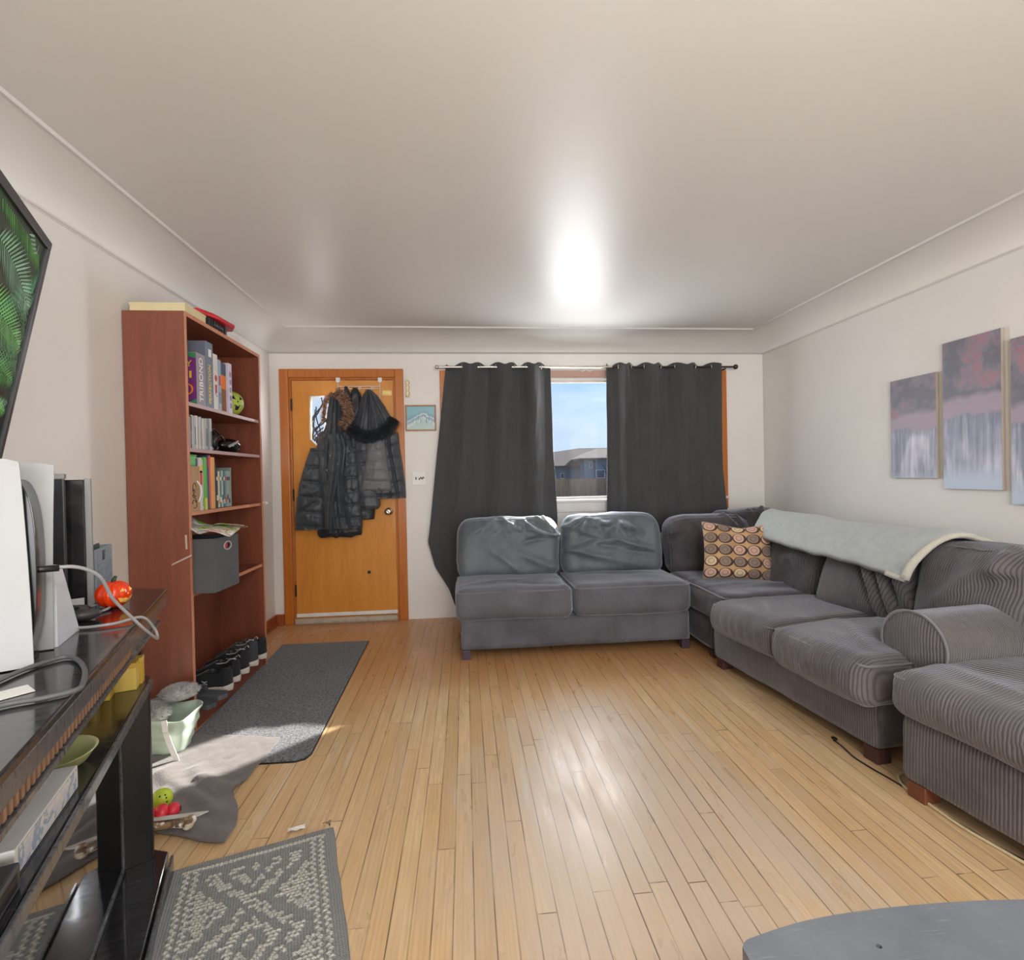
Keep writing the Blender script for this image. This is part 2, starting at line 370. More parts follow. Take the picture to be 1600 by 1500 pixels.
leaf = [(DX0+.02, .012), (DX1-.02, .012), (DX1-.02, DZ1-.021), (DX0+.02, DZ1-.021)]
m = MB(); m.prism(leaf, SY, SY+.044, 'y', [lite]); rel(m.build('door_leaf', M_doorwood, bevel=.0015), door)
m = MB()
for i in range(len(lite)):
    a = Vector((lite[i][0], SY-.004, lite[i][1])); b = Vector((lite[(i+1) % len(lite)][0], SY-.004, lite[(i+1) % len(lite)][1]))
    m.tube([a, b], .008, 6)
rel(m.build('window_bead', M_white), door)
m = MB(); m.prism(lite, SY+.02, SY+.024, 'y'); rel(m.build('door_glass', M_glass), door)
kb = wp(608, 799, 'Y', SY)
m = MB(); MK = Matrix.Translation((kb.x, SY, kb.z)) @ Matrix.Rotation(R(90), 4, 'X')
m.lathe([(.0, 0), (.033, 0), (.033, .004), (.026, .009), (.011, .012), (.011, .035), (.02, .04), (.028, .05), (.029, .06), (.022, .07), (.008, .072), (.0, .069)], 28, MK)
rel(m.build('door_knob', M_nickel), door)
ms0, ms1 = wp(597, 610, 'Y', SY), wp(612, 618, 'Y', SY)
m = MB(); m.box(ms0.x, ms1.x, SY-.006, SY-.0002, ms1.z, ms0.z); m.box(ms0.x+.008, ms1.x-.008, SY-.009, SY-.006, ms1.z+.01, ms0.z-.01)
rel(m.build('door_plate', M_brass, bevel=.002), door)
hl = wp(577, 894, 'Y', SY)
m = MB(); m.cyl((hl.x, SY-.004, hl.z), (hl.x, SY-.0002, hl.z), .014, n=18); m.cyl((hl.x, SY-.012, hl.z), (hl.x, SY-.004, hl.z), .007, n=12)
rel(m.build('door_stop_screw', M_dark), door)
for z in (1.83, 1.08, .28):
    m = MB(); m.box(DX0+.010, DX0+.024, SY-.006, SY-.001, z-.05, z+.05); m.cyl((DX0+.017, SY-.008, z-.05), (DX0+.017, SY-.008, z+.05), .006, n=10)
    rel(m.build('door_hinge', M_dark), door)
m = MB(); m.box(DX0+.02, DX1-.02, SY-.012, SY-.0005, .055, .085); rel(m.build('door_sweep', M_white, bevel=.003), door)
# rolled fluffy draught strip along the bottom of the door
def fleece(name, c1, c2, sc=120, bump=.004, rough=.95, sheen=.3):
    t = NT(name); o = t.obj(); n = t.noise(o, sc, 3, .7); n2 = t.noise(o, sc*.15, 3, .6)
    t.set(color=t.ramp(t.math('ADD', t.math('MULTIPLY', n, .6), t.math('MULTIPLY', n2, .4)), [(.3, srgb(*c1)), (.7, srgb(*c2))]), rough=rough, sheen=sheen, sheen_rough=.5)
    t.bump(n, bump, .8); return t.m
M_strip = fleece('beige_fleece', (150, 136, 118), (206, 194, 176), 90)
m = MB()
def rollf(u, v):
    a = 2*math.pi*u; x = lerp(DX0+.022, DX1-.022, v); r = .022+.004*fnoise(x*30, u*6)
    return Vector((x, YB-.026+math.cos(a)*r, .026+math.sin(a)*r*1.1))
m.grid(16, 90, rollf, closed_u=True); k = len(m.v)
m.f.append(tuple(range(16))); m.mi.append(0); m.sm.append(False); m.f.append(tuple(range(k-16, k))); m.mi.append(0); m.sm.append(False)
one('draught_stopper', m, M_strip, 'beige fluffy draught roll along the bottom of the front door', 'draught stopper')

# ------------------------------------------------------------------ window
win = struct(thing('window_1', None, None, (WX0, YB, WZ0)))
m = MB(); wc = .062
m.box(WX0-wc, WX0, YB-T, YB-.0005, WZ0-.11, WZ1+.06); m.box(WX1, WX1+wc, YB-T, YB-.0005, WZ0-.11, WZ1+.06)
rel(m.build('window_casing', M_casing, bevel=.005, seg=3), win)
M_head = plain('faded_pink_wood', (176, 140, 128), .4)
m = MB(); m.box(WX0, WX1, YB-T, YB-.0005, WZ1, WZ1+.06); rel(m.build('window_head', M_head, bevel=.004), win)
m = MB(); fw = .045
m.box(WX0, WX0+fw, YB+.06, YB+.12, WZ0, WZ1); m.box(WX1-fw, WX1, YB+.06, YB+.12, WZ0, WZ1); m.box(WX0+fw, WX1-fw, YB+.06, YB+.12, WZ0, WZ0+.02); m.box(WX0+fw, WX1-fw, YB+.06, YB+.12, WZ1-.03, WZ1)
m.box(WX0+fw, WX1-fw, YB+.05, YB+.06, WZ1-.018, WZ1)
rel(m.build('window_frame', M_whitef, bevel=.003), win)
m = MB(); m.box(WX0, WX1, YB+.0, YB+.06, WZ1-.012, WZ1-.001); m.box(WX0, WX0+.01, YB, YB+.06, WZ0, WZ1-.012); m.box(WX1-.01, WX1, YB, YB+.06, WZ0, WZ1-.012); rel(m.build('window_reveal', M_whitef), win)
m = MB(); m.box(WX0+fw, WX1-fw, YB+.085, YB+.09, WZ0+.02, WZ1-.03); rel(m.build('window_glass', M_glass), win)
m = MB(); m.box(WX0-wc, WX1+wc, YB-.045, YB+.06, WZ0-.022, WZ0-.0005); m.box(WX0-wc+.02, WX1+wc-.02, YB-.018, YB-.0005, WZ0-.11, WZ0-.022); rel(m.build('window_sill', M_whitef, bevel=.004), win)

# ------------------------------------------------------------------ outside
GZ = -.9
def ext_mat(name, c1, c2, sc=(1, 1, 1), ns=2, rough=.9):
    t = NT(name); n = t.noise(t.map(t.obj(), sc), ns, 4, .65)
    t.set(color=t.ramp(n, [(.3, srgb(*c1)), (.7, srgb(*c2))]), rough=rough); return t.m
M_conc = ext_mat('pale_concrete', (196, 192, 184), (214, 210, 202))
M_lawn = ext_mat('lawn_green', (56, 84, 62), (84, 112, 78), ns=6)
m = MB(); m.box(-60, 80, YB+.2, 39, GZ-.3, GZ); struct(m.build('ground', M_conc))  # near ground, out of view, made pale to bounce sunlight onto the ceiling
m = MB(); m.box(-60, 80, 39.0, 120, GZ-.3, GZ+.02); struct(m.build('lawn', M_lawn))
m = MB(); m.box(-60, 80, 38.7, 39.0, GZ-.3, GZ+.12); struct(m.build('kerb', M_conc))
M_fence = ext_mat('weathered_fence_boards', (112, 92, 88), (150, 124, 108), (6, 6, .4), 1.2)
f = thing('board_fence', 'weathered brown board fence across the street, seen through the window', 'fence', (10, 46, GZ))
m = MB(); x = -10.0; i = 0
while x < 10:
    h = 1.66+.02*math.sin(i*1.7); m.box(x, x+.135, 0, .025, .03, h); x += .145; i += 1
m.build('fence_boards', M_fence, f)
for X in range(-10, 11, 4):
    p_ = MB(); p_.box(X, X+.1, .03, .13, 0, 1.6); p_.build('fence_post', M_fence, f)
M_siding = ext_mat('blue_grey_siding', (92, 112, 138), (104, 124, 150), (1, 1, 9), 3)
M_roofm = ext_mat('brown_grey_shingles', (72, 68, 72), (94, 86, 84), (3, 3, 9), 3)
M_trim = plain('pale_house_trim', (190, 198, 208), .6)
M_pane = plain('dark_window_pane', (40, 58, 84), .15)
hs = thing('house', 'blue-grey house with brown shingled hip roof beyond the board fence', 'house', (0, 0, 0))
HY = 56.0
def hp(x, y, Y=HY): return wp(x, y, 'Y', Y)
def hwall(nm, x0, x1, yt, Y, depth):
    a = hp(x0, yt, Y); b = hp(x1, yt, Y); q = MB(); q.box(a.x, b.x, Y, Y+depth, GZ, a.z); return q.build(nm, M_siding, hs)
hwall('wall', 790, 950, 732, HY+1.5, 9); hwall('wall', 913, 1010, 716, HY-1.5, 9)
def roof(nm, x0, x1, ye, xr0, xr1, yr, Y, dep):
    a = hp(x0, ye, Y-.6); b = hp(x1, ye, Y-.6); zr = hp(800, yr, Y+dep/2).z; c0 = hp(xr0, yr, Y+dep/2).x; c1 = hp(xr1, yr, Y+dep/2).x
    ze = a.z; y1 = Y+dep+.6; q = MB()
    vs = [(a.x, Y-.6, ze), (b.x, Y-.6, ze), (b.x, y1, ze), (a.x, y1, ze), (c0, Y+dep/2, zr), (c1, Y+dep/2, zr)]
    vs += [(v[0], v[1], v[2]-.22) for v in vs[:4]]
    q.add(vs, [(0, 1, 5, 4), (1, 2, 5), (2, 3, 4, 5), (3, 0, 4), (6, 7, 1, 0), (7, 8, 2, 1), (8, 9, 3, 2), (9, 6, 0, 3), (9, 8, 7, 6)]); return q.build(nm, M_roofm, hs)
roof('roof', 700, 960, 731, 905, 955, 702, HY+1.5, 9); roof('roof', 906, 1020, 716, 932, 1000, 703, HY-1.5, 7)
def hwin(x0, y0, x1, y1, Y):
    a = hp(x0, y0, Y); b = hp(x1, y1, Y); q = MB(); q.box(a.x-.06, b.x+.06, Y-.05, Y-.004, b.z-.06, a.z+.06); o = q.build('window', M_trim, hs)
    q = MB(); q.box(a.x, b.x, Y-.07, Y-.051, b.z, a.z); q.build('pane', M_pane, o)
hwin(922, 722, 924, 731, HY-1.5); hwin(932, 735, 944, 746, HY-1.5); hwin(876, 740, 881, 747, HY+1.5)
q = MB(); a = hp(928, 718, HY-1.55); q.box(a.x, a.x+.1, HY-1.62, HY-1.52, GZ, a.z); q.build('downpipe', M_pane, hs)
M_bark = plain('dark_bark', (46, 48, 60), .9)
def bare_tree(label, base, h, seed, spread=.6, lean=(0, 0)):
    rnd = random.Random(seed); m = MB()
    def br(p, d, L, r, lev):
        pts = [p]; q = Vector(p); dd = Vector(d)
        for i in range(4):
            dd = (dd+Vector((rnd.uniform(-.22, .22), rnd.uniform(-.22, .22), rnd.uniform(-.05, .18)))).normalized(); q = q+dd*L/4; pts.append(q.copy())
        m.tube(pts, lambda t: max(r*(1-.6*t), h*.0015), 5)
        if lev > 0:
            for k in range(4):
                i = rnd.randint(1, 4); nd = (dd+Vector((rnd.uniform(-1, 1), rnd.uniform(-1, 1), rnd.uniform(-.2, .7)))*spread).normalized(); br(pts[i], nd, L*rnd.uniform(.5, .75), r*.5, lev-1)
    br(Vector((0, 0, 0)), Vector((lean[0], lean[1], 1)), h*.45, h*.02, 4)
    o = one('bare_tree', m, M_bark, label, 'tree'); o.location = base; return o
a = hp(962, 760, 44); bare_tree('leafless tree behind the right curtain edge, above the fence and house roof', (a.x, 44, GZ+.02), 6.6, 5)
bare_tree('leafless dark tree outside, behind the small window of the front door', (-1.9, 7.2, GZ), 6.0, 11, .8)

# ------------------------------------------------------------------ curtains and rod
RY = YB-.095; RZ = 2.122
M_rod = plain('dark_bronze_rod', (70, 62, 58), .3, metal=.8)
rod = thing('curtain_rod', 'thin dark metal curtain rod with round ends above the window', 'curtain rod', (1.08, RY, RZ))
m = MB(); m.cyl((-1.28, 0, 0), (.2, 0, 0), .010, n=14); m.build('rod_tube', M_nickel, rod)
m = MB(); m.cyl((.2, 0, 0), (1.29, 0, 0), .008, n=14); m.build('rod_inner_tube', M_rod, rod)
m = MB(); m.ball((-1.295, 0, 0), .017); m.build('finial', M_nickel, rod)
m = MB(); m.ball((1.312, 0, 0), .022); m.build('finial', M_rod, rod)
for x in (-1.2, 1.22):
    m = MB(); m.box(x-.008, x+.008, 0, .094, -.02, -.009); m.box(x-.012, x+.012, .088, .0945, -.05, .03); m.build('bracket', M_rod, rod, bevel=.002)
def cloth_mat(name, c, sheen=.15, weave=700, var=.08, rough=.9):
    t = NT(name); o = t.obj(); c = srgb(*c); n = t.noise(o, 5, 4, .6)
    t.set(color=t.ramp(n, [(.3, tuple(v*(1-var) for v in c[:3])), (.7, tuple(v*(1+var) for v in c[:3]))]), rough=rough, sheen=sheen, sheen_rough=.4, spec=.25)
    w1 = t.n('ShaderNodeTexWave', {'Vector': o, 'Scale': weave/20}, bands_direction='X').outputs['Fac']; w2 = t.n('ShaderNodeTexWave', {'Vector': o, 'Scale': weave/20}, bands_direction='Z').outputs['Fac']
    t.bump(t.math('ADD', w1, w2), .0004, .5); return t.m
M_curtain = cloth_mat('charcoal_curtain_cloth', (72, 72, 73), .35, 900)
def interp(tab, v):
    for i in range(len(tab)-1):
        if v <= tab[i+1][0]:
            k = (v-tab[i][0])/(tab[i+1][0]-tab[i][0]); return lerp(tab[i][1], tab[i+1][1], max(0, k))
    return tab[-1][1]
def curtain(label, grom, ledge, redge, ztop, zbot, amp, seed, yoff=None):
    """grom: x of the eyelets at rod height; the cloth weaves over and under the rod between them"""
    root = thing('curtain', label, 'curtain', (grom[0], RY, RZ), 0, 'charcoal eyelet curtains on one rod')
    n = len(grom); x0, x1 = interp(ledge, -2.2), interp(redge, -2.2)
    def ph(u):        # phase of the pleats: pi at each eyelet
        x = lerp(x0, x1, u)
        if x <= grom[0]: return -(grom[0]-x)/(grom[1]-grom[0])*math.pi*.8
        if x >= grom[-1]: return (n-1)*math.pi+(x-grom[-1])/(grom[-1]-grom[-2])*math.pi*.8
        for i in range(n-1):
            if x <= grom[i+1]: return (i+(x-grom[i])/(grom[i+1]-grom[i]))*math.pi
    def fn(u, v):
        z = lerp(ztop, zbot, v); xl, xr = interp(ledge, -z), interp(redge, -z)
        p = ph(u); q = 1-v
        a = amp*(.55+.45*q)*(1-.35*math.sin(v*3)); s = math.sin(p)
        y = -s*a*(1 if v < .15 else 1) + .012*fnoise(u*9+seed, v*3)*v + .006*fnoise(u*30, v*9+seed)
        x = lerp(xl, xr, u) + .012*fnoise(u*6+seed, v*4+9)*v + .004*math.sin(2*p)
        zz = z + (.012*math.cos(2*p) if v < .02 else 0)*(1 if v < .001 else .3)
        y += (yoff(u, v, x, z) if yoff else 0)
        return Vector((x-grom[0], y, zz-RZ))
    m = MB(); m.grid(150, 90, fn); m.build('cloth', M_curtain, root, solid=.0025)
    mm = MB()
    for i, g in enumerate(grom):
        gg = MB(); sgn = 1 if i % 2 == 0 else -1
        N = Vector((.86*sgn, -.5, 0)).normalized(); A = Vector((N.y, -N.x, 0)); B = Vector((0, 0, 1)); C = Vector((g-grom[0], 0, 0))
        gg.tube([C + (A*math.cos(2*math.pi*j/20)+B*math.sin(2*math.pi*j/20))*.021 for j in range(20)], .0042, 6, closed=True); gg.build('eyelet', M_nickel, root)
    return root
gx = lambda xs: [wp(x, 578, 'Y', RY).x for x in xs]
eL = [(-2.2, wp(697, 568, 'Y', RY).x), (-1.45, wp(683, 700, 'Y', RY).x), (-.9, wp(673, 800, 'Y', RY).x), (-.66, wp(668, 850, 'Y', RY).x), (-.45, wp(680, 888, 'Y', RY).x), (-.26, wp(702, 925, 'Y', RY).x), (-.05, wp(715, 960, 'Y', RY).x)]
eR = [(-2.2, wp(862, 578, 'Y', RY).x), (-1.4, wp(866, 700, 'Y', RY).x), (-.85, wp(873, 808, 'Y', RY).x), (-.05, wp(876, 960, 'Y', RY).x)]
curtain('charcoal eyelet curtain left of the window gap, flaring out toward the door', gx([723, 749, 776, 802, 823, 844]), eL, eR, 2.15, .12, .058, 1.3)
eL2 = [(-2.2, wp(948, 570, 'Y', RY).x), (-.85, wp(949, 808, 'Y', RY).x), (-.05, wp(949, 960, 'Y', RY).x)]
eR2 = [(-2.2, wp(1123, 570, 'Y', RY).x), (-1.2, wp(1127, 740, 'Y', RY).x), (-.8, wp(1135, 810, 'Y', RY).x), (-.05, wp(1136, 950, 'Y', RY).x)]
curtain('charcoal eyelet curtain right of the window gap, hanging straight', gx([967, 984, 1007, 1030, 1055, 1084, 1112]), eL2, eR2, 2.148, .12, .054, 4.1)
# small items stuck on the window head
m = MB(); c0 = wp(916, 577, 'Y', YB-T-.004); m.tube([c0+Vector((.05*math.cos(a)*1.0, 0, .012*math.sin(2*a)-.004)) for a in [2*math.pi*i/24 for i in range(24)]], .003, 6, closed=True)
one('clear_hook', m, M_white, 'small white wire hook on the wooden head of the window', 'hook')

# ------------------------------------------------------------------ wall pieces by the door
a, b = wp(633, 633, 'Y', YB-.01), wp(682, 673, 'Y', YB-.01)
pic = thing('painting', 'small framed winter mountain painting between the door and the curtain', 'painting', ((a.x+b.x)/2, YB, (a.z+b.z)/2))
W2, H2 = (b.x-a.x)/2, (a.z-b.z)/2
m = MB(); fr = .012
m.box(-W2, W2, -.02, -.001, H2-fr, H2); m.box(-W2, W2, -.02, -.001, -H2, -H2+fr); m.box(-W2, -W2+fr, -.02, -.001, -H2+fr, H2-fr); m.box(W2-fr, W2, -.02, -.001, -H2+fr, H2-fr)
m.build('frame', wood('picture_frame_wood', (150, 100, 60), (184, 130, 84), .4), pic, bevel=.003)
def pic_mat():
    t = NT('snow_scene_paint'); o = t.obj(); s = t.n('ShaderNodeSeparateXYZ', {0: o}); x, z = s.outputs[0], s.outputs[2]
    n = t.noise(t.map(o, (30, 1, 30)), 1, 5, .7)
    hgt = t.math('ADD', z, t.math('MULTIPLY', t.math('ABSOLUTE', t.math('SUBTRACT', x, .02)), .55))
    col = t.ramp(t.math('ADD', t.math('MULTIPLY', t.math('ADD', hgt, .03), 9), t.math('MULTIPLY', t.math('SUBTRACT', n, .5), .55)), [(.1, srgb(176, 200, 196)), (.3, srgb(214, 224, 220)), (.5, srgb(110, 150, 172)), (.62, srgb(206, 218, 222)), (.74, srgb(120, 158, 178)), (.95, srgb(132, 180, 190))])
    tr = t.noise(t.map(o, (120, 1, 14)), 1, 3, .6)
    low = t.n('ShaderNodeMapRange', {0: t.math('ABSOLUTE', t.math('ADD', z, .012)), 1: .0, 2: .05, 3: 1, 4: 0}).outputs[0]
    tm = t.math('MULTIPLY', t.ramp(tr, [(.52, (0, 0, 0)), (.6, (1, 1, 1))]), low)
    t.set(color=t.mix(tm, col, srgb(60, 104, 132)), rough=.35); t.bump(n, .001, .3); return t.m
m = MB(); m.box(-W2+fr, W2-fr, -.01, -.002, -H2+fr, H2-fr); m.build('canvas', pic_mat(), pic)
a, b = wp(644, 737, 'Y', YB), wp(666, 758, 'Y', YB)
sw = thing('light_switch', 'white double switch plate on the wall beside the door', 'light switch', ((a.x+b.x)/2, YB, (a.z+b.z)/2)); W2, H2 = (b.x-a.x)/2, (a.z-b.z)/2
m = MB(); m.box(-W2, W2, -.007, -.0005, -H2, H2); m.build('plate', M_white, sw, bevel=.003)
m = MB(); m.box(-.03, -.022, -.016, -.007, -.012, .012); m.build('toggle', M_black, sw)
m = MB()
for q in ((-.004, -.006), (.008, .004), (.02, -.002), (.03, .006)): m.box(q[0], q[0]+.011, -.014, -.007, q[1]-.008, q[1]+.008)
m.build('dimmer', plain('worn_grey_plastic', (90, 84, 80), .5), sw, bevel=.002)
k0 = wp(634, 607, 'Y', YB-.01)
kh = MB(); pts = []
kh.box(-.004, .004, -.008, -.0005, -.075, .075)
for s_ in (-1, 1):
    for i in range(3): kh.tube([Vector((s_*(.004+.013*math.sin(a)), -.01, .05-.045*i+.018*math.cos(a))) for a in [math.pi*j/8 for j in range(9)]], .0028, 6)
    kh.tube([Vector((s_*.006, -.01, -.06)), Vector((s_*.008, -.03, -.075)), Vector((s_*.01, -.034, -.058))], .003, 6)
o = one('key_hook', kh, M_brass, 'narrow scrolled brass key hook on the wall just right of the door casing', 'key hook'); o.location = (k0.x+.014, YB, k0.z)

# ------------------------------------------------------------------ rack over the door
rk = thing('over_door_rack', 'white wire coat rack hooked over the top of the front door', 'coat rack', (-.87, SY, 1.98))
m = MB(); RYY = -.018; x0r, x1r = -.172, .172
for s_ in (x0r, x1r): m.tube([(s_, RYY, .075), (s_, RYY, -.12)], .003, 6)
for z_ in (.0, -.02, -.105): m.tube([(x0r, RYY, z_), (x1r, RYY, z_)], .003, 6)
for k in (-.1, 0, .1):
    m.tube([(k, RYY, 0), (k, RYY, -.1), (k, RYY-.02, -.125), (k, RYY-.045, -.11), (k, RYY-.05, -.085)], .003, 6, sub=3)
    m.tube([(k+.012, RYY, 0), (k+.012, RYY, -.02)], .003, 6)
m.build('wire_frame', M_white, rk)
for s_ in (x0r, x1r):
    m = MB(); m.prism([(s_-.017, .075), (s_+.017, .075), (s_+.017, .04), (s_, .028), (s_-.017, .04)], RYY-.004, -.001, 'y'); m.build('door_hook', M_white, rk, bevel=.003)
# ------------------------------------------------------------------ corduroy sofas
def corduroy(name, c, wale='X', pitch=.010, hi=None, mix=.5, bumpd=.0022, sheen=.55, nap=None, crumple=.006, spec=.25, rough=.85):
    t = NT(name); o = t.obj()
    wob = t.n('ShaderNodeVectorMath', {0: t.n('ShaderNodeTexNoise', {'Vector': o, 'Scale': 6.0, 'Detail': 1}).outputs['Color'], 1: (.5, .5, .5)}, operation='SUBTRACT').outputs[0]
    wob = t.n('ShaderNodeVectorMath', {0: wob, 'Scale': .012}, operation='SCALE').outputs[0]
    ov = t.n('ShaderNodeVectorMath', {0: o, 1: wob}, operation='ADD').outputs[0]
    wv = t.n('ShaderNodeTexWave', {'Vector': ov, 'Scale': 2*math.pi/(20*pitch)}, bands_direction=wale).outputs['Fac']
    n = t.noise(o, 2.5, 4, .65); n2 = t.noise(o, 220, 2)
    a = srgb(*c); b = srgb(*(hi or tuple(int(v*1.35) for v in c)))
    col = t.mix(t.ramp(n, [(.38, (0, 0, 0)), (.66, (1, 1, 1))]), a, b)
    if nap: col = t.mix(nap(t, o), col, srgb(58, 42, 34))
    dark = tuple(v*.42 for v in a[:3])+(1,)  # shade between the ridges is painted into the colour
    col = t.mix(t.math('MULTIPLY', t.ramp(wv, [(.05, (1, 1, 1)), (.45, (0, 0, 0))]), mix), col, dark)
    t.set(color=col, rough=rough, sheen=sheen, sheen_rough=.35, spec=spec)
    t.b.inputs['Sheen Tint'].default_value = (.82, .88, 1.0, 1)
    h = t.math('ADD', t.math('POWER', wv, .6), t.math('MULTIPLY', n2, .15))
    t.bump(h, bumpd, .8)
    return t.m
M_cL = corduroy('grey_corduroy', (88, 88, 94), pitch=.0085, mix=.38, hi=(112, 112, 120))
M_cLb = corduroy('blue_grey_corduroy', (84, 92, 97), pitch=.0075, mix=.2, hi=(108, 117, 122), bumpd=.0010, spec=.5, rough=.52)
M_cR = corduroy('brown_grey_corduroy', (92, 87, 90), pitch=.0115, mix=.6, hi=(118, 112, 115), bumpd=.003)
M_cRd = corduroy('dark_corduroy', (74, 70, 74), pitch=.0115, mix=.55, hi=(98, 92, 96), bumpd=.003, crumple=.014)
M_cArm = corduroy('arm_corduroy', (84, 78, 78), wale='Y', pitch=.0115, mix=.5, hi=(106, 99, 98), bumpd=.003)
M_foot = plain('dark_stained_foot', (70, 44, 42), .45)
M_pipe = plain('grey_piping', (112, 110, 116), .9, sheen=.4)

CREASE = 1.7
def cushion(sx, sy, sz, r, puff=(0, 0, 0), res=.025, wr=(), nz=.004, seed=0, post=None, sag=0.0):
    """soft block centred on x, y with its underside at z = 0; wr: creases (face, u0, v0, u1, v1, height, width)"""
    hx, hy, hz = sx/2, sy/2, sz/2; r = min(r, hx*.98, hy*.98, hz*.98)
    n = [max(4, int(s/res)) for s in (sx, sy, sz)]; idx = {}; vs = []; fs = []
    def vid(i, j, k):
        q = (i, j, k)
        if q not in idx:
            p = Vector((lerp(-hx, hx, i/n[0]), lerp(-hy, hy, j/n[1]), lerp(-hz, hz, k/n[2])))
            c = Vector((max(-hx+r, min(hx-r, p.x)), max(-hy+r, min(hy-r, p.y)), max(-hz+r, min(hz-r, p.z))))
            d = (p-c); nr = d.normalized() if d.length > 1e-9 else Vector((0, 0, 1)); v = c+nr*r
            a, b, e = v.x/hx, v.y/hy, v.z/hz
            bx = max(0, (1-b*b)*(1-e*e)); by = max(0, (1-a*a)*(1-e*e)); bz = max(0, (1-a*a)*(1-b*b))
            v += Vector((puff[0]*bx**.6*a*abs(a), puff[1]*by**.6*b*abs(b), puff[2]*bz**.6*e*abs(e)))
            if sag: v.z -= sag*bz*max(0, e)
            dd = nz*(fnoise(v.x*4+seed*7, v.y*4, v.z*4)*1.6+fnoise(v.x*11, v.y*11+seed*3, v.z*11)*.6)
            for (face, u0, v0, u1, v1, hgt, wid) in wr:
                if face == 'top' and nr.z < .3: continue
                if face == 'front' and nr.y > -.3: continue
                P = (a, b) if face == 'top' else (a, e); S = (hx, hy) if face == 'top' else (hx, hz)
                du, dv = (u1-u0)*S[0], (v1-v0)*S[1]; L = math.hypot(du, dv); du /= L; dv /= L
                px, py = (P[0]-u0)*S[0], (P[1]-v0)*S[1]; t = (px*du+py*dv)/L; d_ = abs(-px*dv+py*du) + .012*fnoise(t*3+seed, u0*9)
                if -.15 < t < 1.15:
                    hgt = hgt*CREASE
                    k_ = max(0, math.sin(math.pi*min(1, max(0, (t+.15)/1.3))))**.7; dd += hgt*k_*math.exp(-(d_/wid)**2)
            v += nr*dd; v.z += hz
            if post: v = post(v)
            idx[q] = len(vs); vs.append(v)
        return idx[q]
    for i in range(n[0]):
        for j in range(n[1]):
            for k in (0, n[2]): fs.append((vid(i, j, k), vid(i+1, j, k), vid(i+1, j+1, k), vid(i, j+1, k)))
    for i in range(n[0]):
        for k in range(n[2]):
            for j in (0, n[1]): fs.append((vid(i, j, k), vid(i+1, j, k), vid(i+1, j, k+1), vid(i, j, k+1)))
    for j in range(n[1]):
        for k in range(n[2]):
            for i in (0, n[0]): fs.append((vid(i, j, k), vid(i, j+1, k), vid(i, j+1, k+1), vid(i, j, k+1)))
    return vs, fs
def put(name, data, M, mat, parent, **k):
    vs, fs = data; m = MB(); m.add([M @ v for v in vs], fs, smooth=True); return m.build(name, mat, parent, **k)
def seam(parent, M, sx, sy, z, rr=.0045, r=.03, wav=.003, seed=0, three=False, bulge=0, name='piping'):
    """piping round the top edge of a cushion"""
    hx, hy = sx/2, sy/2; pts = []
    def arc(cx, cy, a0):
        for i in range(5): a = a0+math.pi/2*i/4; pts.append((cx+r*math.cos(a), cy+r*math.sin(a)))
    def line(a, b, nx, ny):
        for i in range(1, 12):
            t = i/12; k = bulge*math.sin(math.pi*t); pts.append((lerp(a[0], b[0], t)+nx*k, lerp(a[1], b[1], t)+ny*k))
    arc(hx-r, hy-r, 0); line((hx-r, hy), (-hx+r, hy), 0, 1); arc(-hx+r, hy-r, math.pi/2); line((-hx, hy-r), (-hx, -hy+r), -1, 0); arc(-hx+r, -hy+r, math.pi); line((-hx+r, -hy), (hx-r, -hy), 0, -1); arc(hx-r, -hy+r, 1.5*math.pi); line((hx, -hy+r), (hx, hy-r), 1, 0)
    m = MB(); m.tube([M @ Vector((p[0], p[1], z+wav*fnoise(p[0]*9+seed, p[1]*9))) for p in pts], rr, 6, closed=True)
    return m.build(name, M_pipe, parent)
TR = Matrix.Translation
def T(x, y, z): return Matrix.Translation((x, y, z))
def rad_creases(n, cu, cv, seed, face='front', h=.010, w=.012, L=(.4, 1.0), arc=(0, 2*math.pi)):
    rn = random.Random(seed); out = []
    for i in range(n):
        a = rn.uniform(*arc); l = rn.uniform(*L); s0 = rn.uniform(.02, .12)
        out.append((face, cu+math.cos(a)*s0, cv+math.sin(a)*s0, cu+math.cos(a)*l, cv+math.sin(a)*l, rn.choice([1, 1, -1])*h*rn.uniform(.5, 1.1), w*rn.uniform(1.1, 1.8)))
    return out
def block(name, x0, x1, y0, y1, z0, z1, mat, parent, r=.02, seed=0, nz=.002, res=.03, puff=(0, 0, 0)):
    return put(name, cushion(x1-x0, y1-y0, z1-z0, r, puff, res, (), nz, seed), T((x0+x1)/2, (y0+y1)/2, z0), mat, parent)
def foot(parent, x, y, mat=None, s=.028, h=.062):
    m = MB(); m.prism([(-s, -s), (s, -s), (s, s), (-s, s)], 0, h); o = m.build('foot', mat or M_foot, parent, bevel=.004); o.location = (x, y, 0); return o
